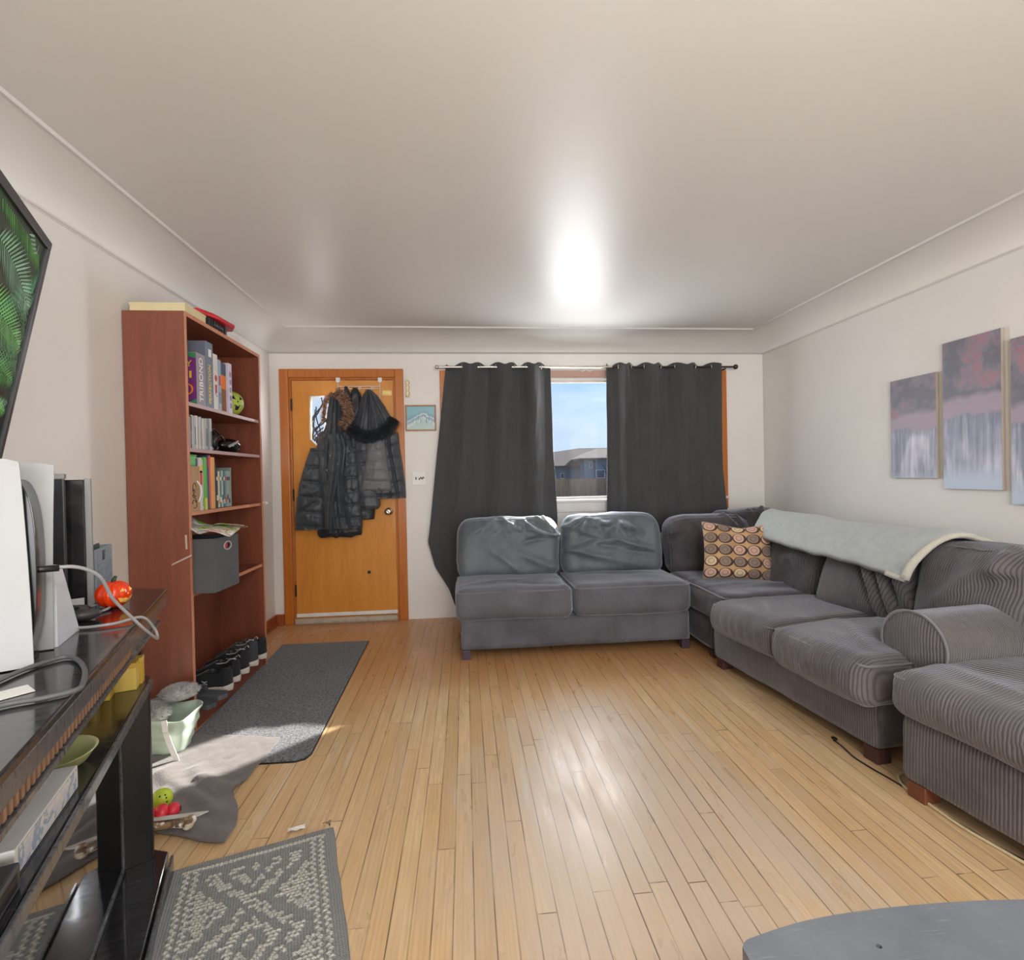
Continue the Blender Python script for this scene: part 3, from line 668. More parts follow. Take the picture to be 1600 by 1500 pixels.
def back_cushion(parent, x0, x1, y, z0, z1, mat, seed, th=.20, lean=.22, creases=(), nz=.006, res=.0115, shift=0, name='back_cushion', hunch=0.0):
    w_ = x1-x0; h_ = z1-z0
    def post(v):                      # slumps: rounded upper corners, thinner at the rim, leaning back
        a = v.x/(w_/2); e = v.z/h_
        v.z -= .05*max(0, e-.3)*abs(a)**5
        v.x *= 1-.05*max(0, e-.55)
        v.y += v.z*math.tan(lean) - hunch*math.sin(math.pi*min(1, max(0, e)))*(1-a*a)
        return v
    o = put(name, cushion(w_, th, h_, .075, (.0, .035, .012), res, [(*q[:5], q[5]*1.55, q[6]) for q in creases], nz*1.3, seed, post), T((x0+x1)/2, y, z0), mat, parent)
    # piped top seam
    m = MB(); P = []
    for i in range(31):
        a = -1+2*i/30; v = Vector((a*(w_/2-.03), -th/2+.045-.03*(1-a*a), h_-.012-.02*abs(a)**6)); v = post(v); v += Vector((0, -.004, .004+.004*fnoise(a*6, seed))); P.append(v+Vector(((x0+x1)/2, y, z0)))
    m.tube(P, .004, 6); m.build('seam', M_pipe, o); return o

# left piece, along the window wall
SL = thing('sofa', 'grey corduroy two-seat armless sofa piece under the window, curtains behind it', 'sofa', (.72, 3.34, 0))
y0 = 0.0
block('base', -.765, .79, .02, .80, .062, .262, M_cL, SL, .015, 1)
block('back_frame', -.74, .79, .60, .82, .262, .74, M_cL, SL, .05, 2)
for x in (-.735, .76): foot(SL, x, .055, plain('purple_brown_foot', (66, 48, 66), .5)); foot(SL, x, .76)
c = cushion(.765, .60, .205, .05, (.008, .014, .014), .02, [('top', -.9, -.5, .2, -.2, .006, .03), ('front', -.8, .2, .4, -.2, .004, .03)]+rad_creases(5, .9, -.7, 3, 'top', .005, .02), .004, 3)
o = put('seat_cushion', c, T(-.415, .27, .262), M_cL, SL); seam(o, T(-.415, .27, .262), .752, .588, .185, seed=1)
c = cushion(.80, .60, .205, .05, (.008, .014, .014), .02, [('top', -.7, .4, .5, .1, .006, .03)], .004, 8)
o = put('seat_cushion', c, T(.385, .27, .262), M_cL, SL); seam(o, T(.385, .27, .262), .786, .588, .187, seed=5)
cr1 = rad_creases(7, .3, .9, 77, h=.009, w=.010, L=(.3, .8), arc=(R(200), R(330)))+rad_creases(12, .95, .45, 21, h=.011, w=.011, L=(.25, .8), arc=(R(100), R(250)))+rad_creases(5, -.2, 1.0, 5, h=.007, w=.014, arc=(R(200), R(340)), L=(.3, .9))+[('front', -.4, .1, .3, -.9, .008, .03), ('front', .2, -.2, .9, -.7, .008, .025)]
back_cushion(SL, -.79, -.02, .50, .45, .882, M_cLb, 4, creases=cr1, lean=.20)
cr2 = rad_creases(8, -.5, .9, 78, h=.009, w=.010, L=(.3, .9), arc=(R(200), R(345)))+rad_creases(11, -.95, -.1, 33, h=.010, w=.014, L=(.5, 1.5), arc=(R(-25), R(48)))+rad_creases(10, .1, .75, 8, h=.012, w=.012, L=(.3, .9), arc=(R(170), R(350)))+[('front', -.3, .35, .7, -.15, .016, .02), ('front', -.5, .1, .6, -.3, -.012, .02), ('front', -.9, .7, -.2, .2, .014, .018), ('front', -.7, -.2, .3, -.6, .010, .03)]
back_cushion(SL, .0, .775, .49, .45, .892, M_cLb, 6, creases=cr2, lean=.19)

# corner piece and right piece: turned a little off the wall
ROT = R(-83.6)
SO = Vector((1.505, 3.10, 0))
CN = thing('sofa_corner_seat', 'dark corduroy corner seat of the sectional, behind the patterned pillow', 'sofa', (1.56, 3.34, 0))
block('base', .0, 1.0, -.185, .80, .05, .27, M_cRd, CN, .02, 12)
for q in ((.04, -.19), (.95, -.19), (.04, .75), (.95, .75)): foot(CN, q[0], q[1]+(.04 if q[1] < 0 else 0), h=.05)
c = cushion(.98, .86, .19, .05, (.006, .01, .02), .025, [('top', -.9, -.3, .6, -.75, .008, .03), ('top', -.6, -.55, .9, -.8, .008, .025), ('top', -.8, .2, .9, .2, .006, .03)], .006, 17)
o = put('seat_cushion', c, T(.46, .015, .265), M_cRd, CN); seam(o, T(.46, .015, .265), .966, .845, .172, seed=7)
block('back_frame', .02, 1.02, .63, .80, .27, .72, M_cRd, CN, .05, 14)
cr3 = rad_creases(9, -.3, .6, 43, h=.011, w=.016, L=(.4, 1.3), arc=(R(190), R(350)))+rad_creases(8, .7, .5, 13, h=.012, w=.016, L=(.3, 1.1))
back_cushion(CN, -.03, .66, .46, .43, .86, M_cRd, 9, creases=cr3, lean=.2, th=.2, hunch=.02)
back_cushion(CN, .42, 1.04, .60, .45, .89, M_cRd, 19, creases=rad_creases(9, 0, .6, 3, h=.014, w=.02), lean=.12, th=.22, name='corner_cushion')

SR = thing('sofa', 'brown-grey corduroy sofa piece with one rolled arm along the right wall', 'sofa', SO, ROT)
# local x runs from the far end toward the camera, y back toward the wall
block('base', .06, 1.19, .0, .80, .062, .29, M_cR, SR, .016, 22, .003)
block('back_frame', .30, 1.30, .66, .86, .29, .70, M_cRd, SR, .05, 23)
for q in ((.10, .05), (1.15, .04), (.36, .76), (1.15, .76)): foot(SR, q[0], q[1], s=.034)
c = cushion(.53, .72, .185, .06, (.006, .022, .018), .018, [('top', -.7, -.3, .5, -.75, .006, .03)]+[('front', -.9+.25*i, .6, -.8+.25*i, -.4, .006, .016) for i in range(7)], .005, 27)
o = put('seat_cushion', c, T(.435, .265, .258), M_cR, SR); seam(o, T(.435, .265, .258), .515, .70, .160, seed=9, bulge=.008)
def tcush(v): return v
c = cushion(.535, .72, .200, .06, (.008, .026, .020), .018, [('top', -.8, -.1, .5, -.6, .007, .03), ('top', -.2, .2, .9, .4, .006, .03)]+[('front', -.95+.17*i, .8, -.88+.17*i, -.5, .008, .014) for i in range(11)], .006, 31)
o = put('seat_cushion', c, T(.972, .255, .250), M_cR, SR); seam(o, T(.972, .255, .250), .52, .70, .176, seed=15, bulge=.010)
# arm: a roll on an upright panel
ARx, ARz, ARr = 1.235, .500, .134
m = MB()
def armf(u, v):
    a = 2*math.pi*u; y = lerp(.125, .93, v); rr = ARr*(1+.02*fnoise(math.cos(a)*2, v*3)+.012*math.sin(a*2))
    return Vector((ARx+math.cos(a)*rr, y, ARz+math.sin(a)*rr*(.98)))
m.grid(48, 22, armf, closed_u=True); m.build('arm_roll', M_cArm, SR)
m = MB(); pts = [Vector((ARx, .112, ARz))]; nR = 6
for k in range(1, nR+1):
    for i in range(48): a = 2*math.pi*i/48; rr = ARr*k/nR; pts.append(Vector((ARx+math.cos(a)*rr, .112+.016*(k/nR)**3+.003*fnoise(math.cos(a)*k, math.sin(a)*k), ARz+math.sin(a)*rr*.98)))
fs = [(0, 1+i, 1+(i+1) % 48) for i in range(48)]+[(1+(k-1)*48+i, 1+(k-1)*48+(i+1) % 48, 1+k*48+(i+1) % 48, 1+k*48+i) for k in range(1, nR) for i in range(48)]
m.add(pts, fs, smooth=True); pn = m.build('arm_front', M_cR, SR)
m = MB(); m.tube([Vector((ARx+math.cos(2*math.pi*i/48)*ARr*1.01, .125, ARz+math.sin(2*math.pi*i/48)*ARr*.99)) for i in range(48)], .005, 6, closed=True); m.build('piping', M_pipe, pn)
m = MB(); m.box(1.10, 1.20, .12, .80, .291, .45); m.build('arm_panel', M_cRd, SR, bevel=.015)
crB = [('front', -.2+.16*i, .9, .55+.1*i, -.9, .014*(1 if i % 2 else -.8), .020) for i in range(6)]+rad_creases(6, -.7, .8, 61, h=.01, w=.016, L=(.3, 1.2))
oA = back_cushion(CN, -.20, .29, .62, .42, .80, M_cRd, 51, creases=rad_creases(6, .6, .4, 62, h=.01, w=.02), lean=.30, th=.22)
oA.matrix_local = Matrix.Translation(-Vector(CN.location)) @ Matrix.Translation(SO) @ Matrix.Rotation(ROT, 4, 'Z')
back_cushion(SR, .31, .885, .585, .42, .83, M_cR, 52, creases=crB, lean=.30, th=.22)
crC = [('front', -.95+.12*i, -.8+.15*i, .6, .55+.07*i, .006*(1 if i % 2 else -.8), .026) for i in range(6)]+rad_creases(9, .62, .55, 71, h=.007, w=.018, L=(.2, .8))
back_cushion(SR, .87, 1.375, .60, .42, .85, M_cR, 53, creases=crC, lean=.28, th=.24, hunch=.02)

# ottoman
OT = thing('ottoman', 'large grey corduroy ottoman in front of the rolled arm at the right edge', 'ottoman', (1.592, 1.755, 0), ROT)
block('base', .0, .98, .0, .84, .062, .30, M_cR, OT, .02, 41, .004)
for q in ((.05, .04), (.9, .04), (.05, .78), (.9, .78)): foot(OT, q[0], q[1], plain('red_brown_foot', (110, 62, 44), .45), s=.034)
def nap(t, o):
    s = t.n('ShaderNodeSeparateXYZ', {0: o}); n = t.noise(o, 6, 3)
    k = t.math('ADD', t.math('SUBTRACT', s.outputs[1], t.math('MULTIPLY', s.outputs[0], .15)), t.math('MULTIPLY', n, .05))
    z = t.math('GREATER_THAN', s.outputs[2], .40)
    return t.math('MULTIPLY', t.math('MULTIPLY', z, t.n('ShaderNodeMapRange', {0: k, 1: .20, 2: .24, 3: 0, 4: 1}).outputs[0]), .9)
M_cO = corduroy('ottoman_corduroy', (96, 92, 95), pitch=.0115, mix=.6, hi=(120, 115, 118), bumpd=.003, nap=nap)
c = cushion(1.03, .92, .165, .055, (.012, .012, .02), .02, [('front', -.95+.11*i, .7, -.85+.11*i, -.5, .006, .016) for i in range(16)]+[('top', -.9, -.6, .3, -.8, .006, .03)], .005, 44)
o = put('seat_cushion', c, T(.49, .425, .298), M_cO, OT); seam(o, T(.49, .425, .298), 1.01, .90, .140, seed=3)

# ------------------------------------------------------------------ throw pillow
def pillow_mat():
    t = NT('ring_pattern_cloth'); uv = t.n('ShaderNodeTexCoord').outputs['UV']; s = t.n('ShaderNodeSeparateXYZ', {0: uv})
    u = t.math('MULTIPLY', s.outputs[0], 5.0); v = t.math('MULTIPLY', s.outputs[1], 5.0)
    iu = t.math('FLOOR', u); iv = t.math('FLOOR', v); fu = t.math('SUBTRACT', t.math('SUBTRACT', u, iu), .5); fv = t.math('SUBTRACT', t.math('SUBTRACT', v, iv), .5)
    d = t.math('SQRT', t.math('ADD', t.math('POWER', t.math('ABSOLUTE', t.math('DIVIDE', fu, 1.12)), 2.0), t.math('POWER', t.math('ABSOLUTE', fv), 2.0)))
    d2 = t.math('SQRT', t.math('ADD', t.math('POWER', t.math('ABSOLUTE', t.math('DIVIDE', t.math('ADD', fu, .04), 1.0)), 2.0), t.math('POWER', t.math('ABSOLUTE', t.math('SUBTRACT', fv, .03)), 2.0)))
    pid = t.n('ShaderNodeTexWhiteNoise', {'Vector': t.n('ShaderNodeCombineXYZ', {0: iu, 1: iv}).outputs[0]}, noise_dimensions='2D').outputs['Value']
    ring = t.ramp(pid, [(0, srgb(84, 36, 38)), (.5, srgb(70, 46, 40)), (1, srgb(52, 40, 42))]); core = t.ramp(pid, [(0, srgb(206, 186, 150)), (.35, srgb(134, 116, 104)), (.7, srgb(196, 158, 140)), (1, srgb(118, 104, 88))])
    t.t.nodes[-1].color_ramp.interpolation = 'CONSTANT'
    base = t.ramp(t.noise(t.map(uv, (3, 3, 3)), 2, 3), [(.3, srgb(170, 134, 92)), (.7, srgb(196, 160, 116))])
    c = t.mix(t.math('LESS_THAN', d, .455), base, ring); c = t.mix(t.math('LESS_THAN', d2, .385), c, core)
    c = t.mix(t.math('LESS_THAN', t.math('ABSOLUTE', t.math('SUBTRACT', d2, .20)), .014), c, ring)
    t.set(color=c, rough=.8, sheen=.2); t.bump(t.noise(uv, 160, 2), .001, .4); return t.m
def pillow(label, cx, cy, cz, w_, h_, th, M):
    me = bpy.data.meshes.new('throw_pillow'); n = 40; vs = []; uvs = []; fs = []
    for side in (-1, 1):
        for j in range(n+1):
            for i in range(n+1):
                u, v = i/n*2-1, j/n*2-1
                x = u*(1-.07*(1-v*v)**1.0*abs(u)**3); z = v*(1-.09*(1-u*u)*abs(v)**3)
                top = .10*max(0, v)**4*math.exp(-((u-.1)/.38)**2)      # dented upper edge
                k = max(0, (1-u**4)*(1-v**4))**.55
                y = side*th/2*k*(1-.35*max(0, v)*math.exp(-(u/.4)**2)) + .012*fnoise(u*3, v*3, side)*k + .006*fnoise(u*8, v*8)*k
                vs.append(M @ Vector((x*w_/2, y, (z-top)*h_/2))); uvs.append(((u+1)/2, (v+1)/2))
    N = (n+1)**2
    for s_ in (0, 1):
        for j in range(n):
            for i in range(n):
                a = s_*N+j*(n+1)+i; f = (a, a+1, a+n+2, a+n+1); fs.append(f if s_ == 0 else f[::-1])
    me.from_pydata([tuple(v) for v in vs], [], fs); me.materials.append(pillow_mat()); l = me.uv_layers.new(name='UVMap')
    for p in me.polygons:
        p.use_smooth = True
        for li in p.loop_indices: l.data[li].uv = uvs[me.loops[li].vertex_index]
    b = bmesh.new(); b.from_mesh(me); bmesh.ops.remove_doubles(b, verts=b.verts, dist=.0008); bmesh.ops.recalc_face_normals(b, faces=b.faces); b.to_mesh(me); b.free()
    o = bpy.data.objects.new('throw_pillow', me); COL.objects.link(o); o.location = (cx, cy, cz); return tag(o, label, 'pillow')
MP = Matrix.Rotation(R(3), 4, 'Y') @ Matrix.Rotation(R(-16), 4, 'X')
o = pillow('tan throw pillow with brown and maroon ring pattern in the sofa corner', 1.84, 3.34, .655, .46, .40, .15, MP); o.rotation_euler = (0, 0, R(-14))

# ------------------------------------------------------------------ blanket over the sofa backs
M_throw = fleece('pale_grey_fleece', (158, 164, 164), (184, 190, 190), 160, .003)
M_throwe = fleece('cream_fleece', (182, 178, 166), (204, 200, 188), 160, .004)
th_ = thing('fleece_blanket', 'pale grey fleece blanket folded along the top of the right sofa backs', 'blanket', (2.35, 2.8, 0))
def throw_pt(u, v, off=0):
    """u along the sofa (0 far end, 1 near end), v across: 0 wall side, 1 lower front edge"""
    Y = lerp(3.62, 2.13, u) ; xs = 1.0
    top = Vector((2.34+.02*math.sin(u*5), Y, .868-.02*math.sin(u*math.pi)+.012*fnoise(u*5, 2)))
    lo = {0: Vector((1.99, 3.40, .75)), .25: Vector((1.98, 3.08, .735)), .5: Vector((2.0, 2.78, .71)), .75: Vector((2.03, 2.47, .70)), 1: Vector((2.06, 2.24, .665))}
    ks = sorted(lo); i = min(3, int(u*4)); f = lo[ks[i]].lerp(lo[ks[i+1]], u*4-i)
    back = Vector((2.55, Y+.02, .80))
    if v < .3: p = back.lerp(top, v/.3)
    else:
        k = (v-.3)/.7; p = top.lerp(f, k); p.z += .075*math.sin(math.pi*min(1, k*1.0))**.8; p.x -= .02*math.sin(math.pi*k)
    p += Vector((-.010*fnoise(u*7, v*4), 0, .010*fnoise(u*8+5, v*5)+off)); return p-Vector((2.35, 2.8, 0))
m = MB()
nu, nv = 90, 40; V = []
for s_ in (0, 1):
    for j in range(nv):
        for i in range(nu): V.append(throw_pt(i/(nu-1), j/(nv-1), .0 if s_ else .028))
F = []; N = nu*nv
for s_ in (0, 1):
    for j in range(nv-1):
        for i in range(nu-1): F.append((s_*N+j*nu+i, s_*N+j*nu+i+1, s_*N+(j+1)*nu+i+1, s_*N+(j+1)*nu+i))
bd = [i for i in range(nu)]+[j*nu+nu-1 for j in range(1, nv)]+[(nv-1)*nu+i for i in range(nu-2, -1, -1)]+[j*nu for j in range(nv-2, 0, -1)]
for a, b in zip(bd, bd[1:]+bd[:1]): F.append((a, b, N+b, N+a))
m.add(V, F, smooth=True); m.build('blanket_body', M_throw, th_)
m = MB(); P = [throw_pt(1, j/30, .014) for j in range(31)]; m.tube(P, lambda t: .006+.014*t, 10)
m.tube([throw_pt(1-.1*(i/10), 1, .014) for i in range(11)], .014, 8); m.build('rolled_edge', M_throwe, th_)

# ------------------------------------------------------------------ cables on the floor by the sofa
M_cord = plain('cream_cord', (206, 188, 150), .5)
m = MB(); pts = [wp(x, y, 'Z', .006) for x, y in ((1432, 1212), (1416, 1206), (1404, 1213), (1412, 1228), (1440, 1248), (1500, 1290), (1560, 1325), (1600, 1348), (1640, 1370))]
m.tube(pts, .0055, 8, sub=6); one('extension_cord', m, M_cord, 'cream cord on the floor running in front of the ottoman', 'cord')
m = MB(); pts = [wp(x, y, 'Z', .004) for x, y in ((1312, 1158), (1326, 1168), (1345, 1185), (1372, 1202), (1402, 1219), (1440, 1242), (1500, 1282), (1560, 1318), (1620, 1350))]
m.tube([p+Vector((-.02, .012, 0)) for p in pts], .0032, 6, sub=6)
m.ball(pts[0]+Vector((-.01, .02, .003)), .010, .016, .006); one('thin_cable', m, M_dark, 'thin dark cable lying beside the cream cord along the sofa base', 'cable')
# crumbs of dust under the left sofa
# ------------------------------------------------------------------ canvases on the right wall
def canvas_mat(i):
    t = NT('waterfall_canvas'); o = t.obj(); s = t.n('ShaderNodeSeparateXYZ', {0: o}); y, z = s.outputs[1], s.outputs[2]
    ov = t.n('ShaderNodeVectorMath', {0: o, 1: (i*1.7, i*3.1, 0)}, operation='ADD').outputs[0]
    n1 = t.noise(ov, 44, 6, .8); n2 = t.noise(ov, 7, 4, .6); n3 = t.noise(t.map(ov, (1, 40, 2.2)), 1.2, 4, .6, .4); big = t.noise(t.map(ov, (1, 6, 6)), 1, 3)
    forest = t.mix(t.ramp(n2, [(.42, (0, 0, 0)), (.6, (1, 1, 1))]), srgb(112, 112, 124), srgb(142, 138, 150))
    forest = t.mix(t.ramp(t.math('ADD', n1, t.math('MULTIPLY', t.math('SUBTRACT', n2, .5), 1.3)), [(.54, (0, 0, 0)), (.66, (1, 1, 1))]), forest, srgb(160, 122, 134))
    hi = t.math('MULTIPLY', t.ramp(n1, [(.56, (0, 0, 0)), (.68, (1, 1, 1))]), t.n('ShaderNodeMapRange', {0: z, 1: .12, 2: .40, 3: .0, 4: 1}).outputs[0])
    forest = t.mix(hi, forest, srgb(196, 74, 88))
    band = t.mix(t.noise(ov, 9, 3), srgb(176, 148, 162), srgb(156, 154, 170))
    n4 = t.noise(t.map(ov, (1, 5, 3.2)), 1.0, 3, .5, .8)
    water = t.ramp(t.math('ADD', t.math('MULTIPLY', n3, .45), t.math('MULTIPLY', n4, .55)), [(.36, srgb(128, 136, 156)), (.48, srgb(168, 170, 190)), (.62, srgb(216, 216, 230))])
    rock = t.mix(t.ramp(n3, [(.4, (0, 0, 0)), (.7, (1, 1, 1))]), srgb(116, 124, 142), srgb(160, 164, 182))
    zz = t.math('ADD', z, t.math('MULTIPLY', t.math('SUBTRACT', big, .5), .12))
    def st(v, a, b): return t.n('ShaderNodeMapRange', {0: v, 1: a, 2: b, 3: 0, 4: 1}).outputs[0]
    c = t.mix(st(zz, -.02, .0), rock, band) ; c = t.mix(st(zz, .07, .10), c, forest)
    wmask = t.math('MULTIPLY', t.math('SUBTRACT', 1.0, st(zz, -.05, .0)), t.ramp(t.noise(t.map(ov, (1, 7, 2.5)), 1, 3), [(.42, (.25, .25, .25)), (.55, (1, 1, 1))]))
    c = t.mix(wmask, c, water); c = t.mix(st(z, -.26, -.36) if False else t.math('SUBTRACT', 1.0, st(z, -.36, -.26)), c, srgb(190, 204, 222))
    t.set(color=c, rough=.45); t.bump(t.noise(o, 300, 1), .0004, .3); return t.m
M_cedge = plain('canvas_edge', (176, 164, 150), .7)
def canvas(i, y_far, y_near, z0, z1, label):
    cx, cz = (y_far+y_near)/2, (z0+z1)/2
    r_ = thing('canvas_print', label, 'picture', (XR, cx, cz), 0, 'waterfall canvas prints on the right wall')
    w_, h_ = abs(y_far-y_near)/2, (z1-z0)/2
    m = MB(); m.box(-.020, -.002, -w_, w_, -h_, h_); m.build('stretcher', M_cedge, r_, bevel=.002)
    m = MB(); m.box(-.022, -.0205, -w_+.002, w_-.002, -h_+.001, h_-.001); m.build('print', canvas_mat(i), r_)
canvas(0, 3.0, 2.685, 1.142, 1.748, 'smallest waterfall canvas, farthest along the right wall')
canvas(1, 2.645, 2.328, 1.083, 1.895, 'tall waterfall canvas with red leaves at its top, middle of the three')
canvas(2, 2.286, 1.96, 1.016, 1.828, 'waterfall canvas cut off by the right edge of the view')
# ------------------------------------------------------------------ bookcase
BX0, BX1, BY0, BY1, BH = XL+.003, -1.312, 2.571, 3.468, 2.022
BC = thing('bookcase', 'tall reddish-brown bookcase against the left wall, filled with games, books and shoes', 'bookcase', (BX0, BY0, 0))
bw, bl = BX1-BX0, BY1-BY0
m = MB(); m.box(0, bw-.002, 0, .018, 0, BH); m.build('side_panel', M_bookwood, BC, bevel=.0015)
m = MB(); m.box(0, bw-.002, bl-.018, bl, 0, BH); m.build('side_panel', M_bookwood, BC, bevel=.0015)
m = MB(); m.box(0, bw-.002, .018, bl-.018, BH-.02, BH); m.build('top_panel', M_bookwood, BC, bevel=.0015)
m = MB(); m.box(0, .006, .018, bl-.018, 0, BH-.02); m.build('back_panel', M_bookwood, BC)
m = MB()
for y in (0, bl-.018): m.box(bw-.002, bw, y, y+.018, 0, BH)
m.box(bw-.002, bw, .018, bl-.018, BH-.02, BH); m.build('edge_band', M_bookedge, BC)
SH = [1.595, 1.372, 1.062, .668, .10]
M_shelfedge = plain('shelf_edge_pale', (190, 160, 160), .35)
for i, z in enumerate(SH):
    m = MB(); m.box(.006, bw-.012, .018, bl-.018, z-.018, z, mi=0); m.box(bw-.012, bw-.010, .018, bl-.018, z-.018, z, mi=1)
    m.build('shelf', [M_bookwood, M_shelfedge if i < 2 else M_bookedge], BC)
m = MB(); m.box(bw-.032, bw-.016, .018, bl-.018, 0, .082); m.build('kick_board', M_bookwood, BC)
M_tape = plain('clear_tape', (196, 176, 166), .2, spec=.8)
def tape(pts):
    P = [wp(x, y, 'Y', BY0-.0008) for x, y in pts]; m = MB(); m.prism([(p.x-BX0, p.z) for p in P], -.0012, -.0002, 'y'); m.build('tape', M_tape, BC)
tape([(268, 884), (299, 869), (300, 866), (269, 881)]); tape([(289, 836), (292, 836), (293, 858), (290, 858)])
m = MB(); kx = BX1-.0; m.tube([(bw, bl-.008, 1.062), (bw+.014, bl-.006, 1.066), (bw+.02, bl, 1.06)], .005, 6, sub=3); m.ball((bw+.020, bl+.002, 1.058), .011); m.build('childproof_hook', plain('clear_plastic', (220, 216, 212), .15), BC)
def shelf_item(name, label, cat, y0_, y1_, z0_, z1_, x_front, depth, mat, group=None, face=None, bevel=.0015):
    """a box standing on a shelf, spine toward the room"""
    t_ = thing(name, label, cat, (x_front, (y0_+y1_)/2, z0_), 0, group); hw = (y1_-y0_)/2
    m = MB(); m.box(-depth, 0, -hw, hw, 0, z1_-z0_); m.build('box_body' if cat == 'board game' else 'cover', mat, t_, bevel=bevel)
    return t_, hw, z1_-z0_
def spine_frame(x, y=0, z=0, up=True):      # reading upward on a face toward +x
    return frame((x, y, z), (0, 0, 1), (0, -1, 0)) if up else frame((x, y, z), (0, 1, 0), (0, 0, 1))
G1 = 'board games on the top shelf'
C = lambda n, r, g, b, ro=.45: plain(n, (r, g, b), ro, .04)
sx0 = BX1-.02
t_, hw, hh = shelf_item('orange_box', 'tall orange box at the near end of the top shelf', 'box', 2.592, 2.622, SH[0]+.0003, 1.985, sx0, .2, C('orange_card', 236, 118, 22))
m = MB(); m.box(.0002, .0012, -hw, hw, .12, .17); m.build('dark_band', C('brown_card', 96, 60, 40), t_)
t_, hw, hh = shelf_item('board_game', 'purple board game box with white lettering on its grey spine', 'board game', 2.712, 2.800, SH[0]+.0003, 1.86, sx0, .25, C('grey_spine', 150, 142, 156), G1)
m = MB(); m.box(-.248, -.002, -hw-.0012, -hw-.0002, .004, hh-.004); m.build('front_cover', C('purple_card', 118, 56, 130), t_)
m = MB(); m.prism([(-.248, hh-.004), (-.002, hh-.004), (-.002, hh-.03), (-.06, hh-.02), (-.248, hh-.06)], -hw-.002, -hw-.0013, 'y'); m.build('green_corner', C('leaf_green', 62, 150, 96), t_)
m = MB(); m.prism([(-.002, .004), (-.002, .03), (-.06, .004)], -hw-.002, -hw-.0013, 'y'); m.build('green_corner', C('leaf_green', 62, 150, 96), t_)
text('lettering', 'D', .085, frame((-.045, -hw-.0022, .075), (1, 0, 0), (0, 0, 1)), C('orange_ink', 240, 140, 40), t_)
text('lettering', 'Y', .045, frame((-.035, -hw-.0022, .205), (1, 0, 0), (0, 0, 1)), C('yellow_ink', 236, 206, 60), t_)
m = MB(); [m.box(-.075+.02*k, -.064+.02*k, -hw-.002, -hw-.0013, .135, .17) for k in range(3)]; m.build('cover_bars', C('yellow_ink', 236, 206, 60), t_)
text('lettering', 'TRIBOND', .052, spine_frame(.0006, 0, hh/2), C('white_ink', 240, 232, 226), t_)
t_, hw, hh = shelf_item('board_game', 'blue-grey board game box with yellow lettering, tallest of the games', 'board game', 2.806, 2.884, SH[0]+.0003, 1.942, sx0, .25, C('slate_card', 112, 122, 140), G1)
text('lettering', 'PERFECTION', .036, spine_frame(.0006, 0, .125), C('yellow_ink', 236, 206, 60), t_)
m = MB(); m.box(.0002, .001, -.01, .02, .27, .31); m.build('white_label', M_white, t_)
t_, hw, hh = shelf_item('board_game', 'white board game box with red marks on its spine', 'board game', 2.888, 2.934, SH[0]+.0003, 1.895, sx0, .24, C('white_card', 214, 210, 206), G1)
m = MB(); m.ball((.001, 0, .17), .0012, .014, .018); m.box(.0002, .001, -.010, .010, .09, .135); m.build('red_marks', C('red_ink', 190, 44, 40), t_)
m = MB(); m.tube([(.001, .012*math.sin(k*1.1), .07+.004*k) for k in range(12)], .0018, 5); m.build('blue_mark', C('slate_card', 112, 122, 140), t_)
t_, hw, hh = shelf_item('board_game', 'thin pale blue board game box right of the white one', 'board game', 2.938, 2.972, SH[0]+.0003, 1.875, sx0, .24, C('pale_blue_card', 150, 164, 184), G1)
m = MB(); m.box(.0002, .001, -.008, .008, .14, .19); m.build('red_marks', C('red_ink', 190, 44, 40), t_)
m = MB(); m.box(.0002, .001, -.012, .012, .04, .10); m.build('picture_label', C('slate_card', 112, 122, 140), t_)
t_, hw, hh = shelf_item('board_game', 'board game box with orange and brown picture side and dark top', 'board game', 2.984, 3.05, SH[0]+.0003, 1.872, sx0-.01, .24, C('brown_picture', 140, 92, 62), G1)
m = MB(); m.box(.0002, .001, -hw+.002, hw-.002, .21, hh-.004); m.build('dark_strip', C('navy_card', 70, 82, 112), t_)
m = MB(); m.box(.0002, .001, -hw+.004, hw-.004, .13, .205); m.ball((.001, 0, .165), .002, .022, .03); m.build('orange_picture', C('orange_card', 236, 118, 22), t_)
t_, hw, hh = shelf_item('board_game', 'narrow lavender-white board game box beside the green pumpkin', 'board game', 3.062, 3.104, SH[0]+.0003, 1.882, sx0, .24, C('lavender_card', 206, 198, 212), G1)
for k in range(5): m = MB(); m.box(.0002, .001, -.010, .010, .03+.045*k, .058+.045*k); m.build('printed_mark', C('mauve_ink', 150, 120, 150), t_)
# green jack-o'-lantern
def pumpkin(name, label, loc, r, hscale, mats, faces, ribs=10, rotz=0, stem=.3, group=None):
    t_ = thing(name, label, 'pumpkin', loc, rotz, group)
    m = MB(); m.ball((0, 0, r*hscale*.98), r, r, r*hscale, 60, 24, fn=lambda a, t: (1-.055*abs(math.cos(t*ribs/2))**6)*(1-.10*math.exp(-(a/.45)**2))); m.build('body', mats[0], t_)
    m = MB(); m.tube([(0, 0, r*hscale*1.72), (.03*r, 0, r*hscale*1.95), (.16*r, .05*r, r*hscale*(1.95+stem))], lambda t: r*.16*(1-.4*t), 8); m.build('stem', mats[1], t_)
    def onskin(px, pz): # point on the front (+x) skin
        y = px*r; z = pz*r*hscale; rr = max(.05, 1-px*px-pz*pz); return Vector((r*math.sqrt(rr)*.985+.0015, y, r*hscale*.98+z))
    m = MB()
    for poly in faces:
        P = [onskin(a, b) for a, b in poly]; c = sum(P, Vector())/len(P); c.x = max(p.x for p in P)+.002; n = len(P)
        m.add(P+[c], [(i, (i+1) % n, n) for i in range(n)])
    m.build('carved_face', mats[2], t_); return t_
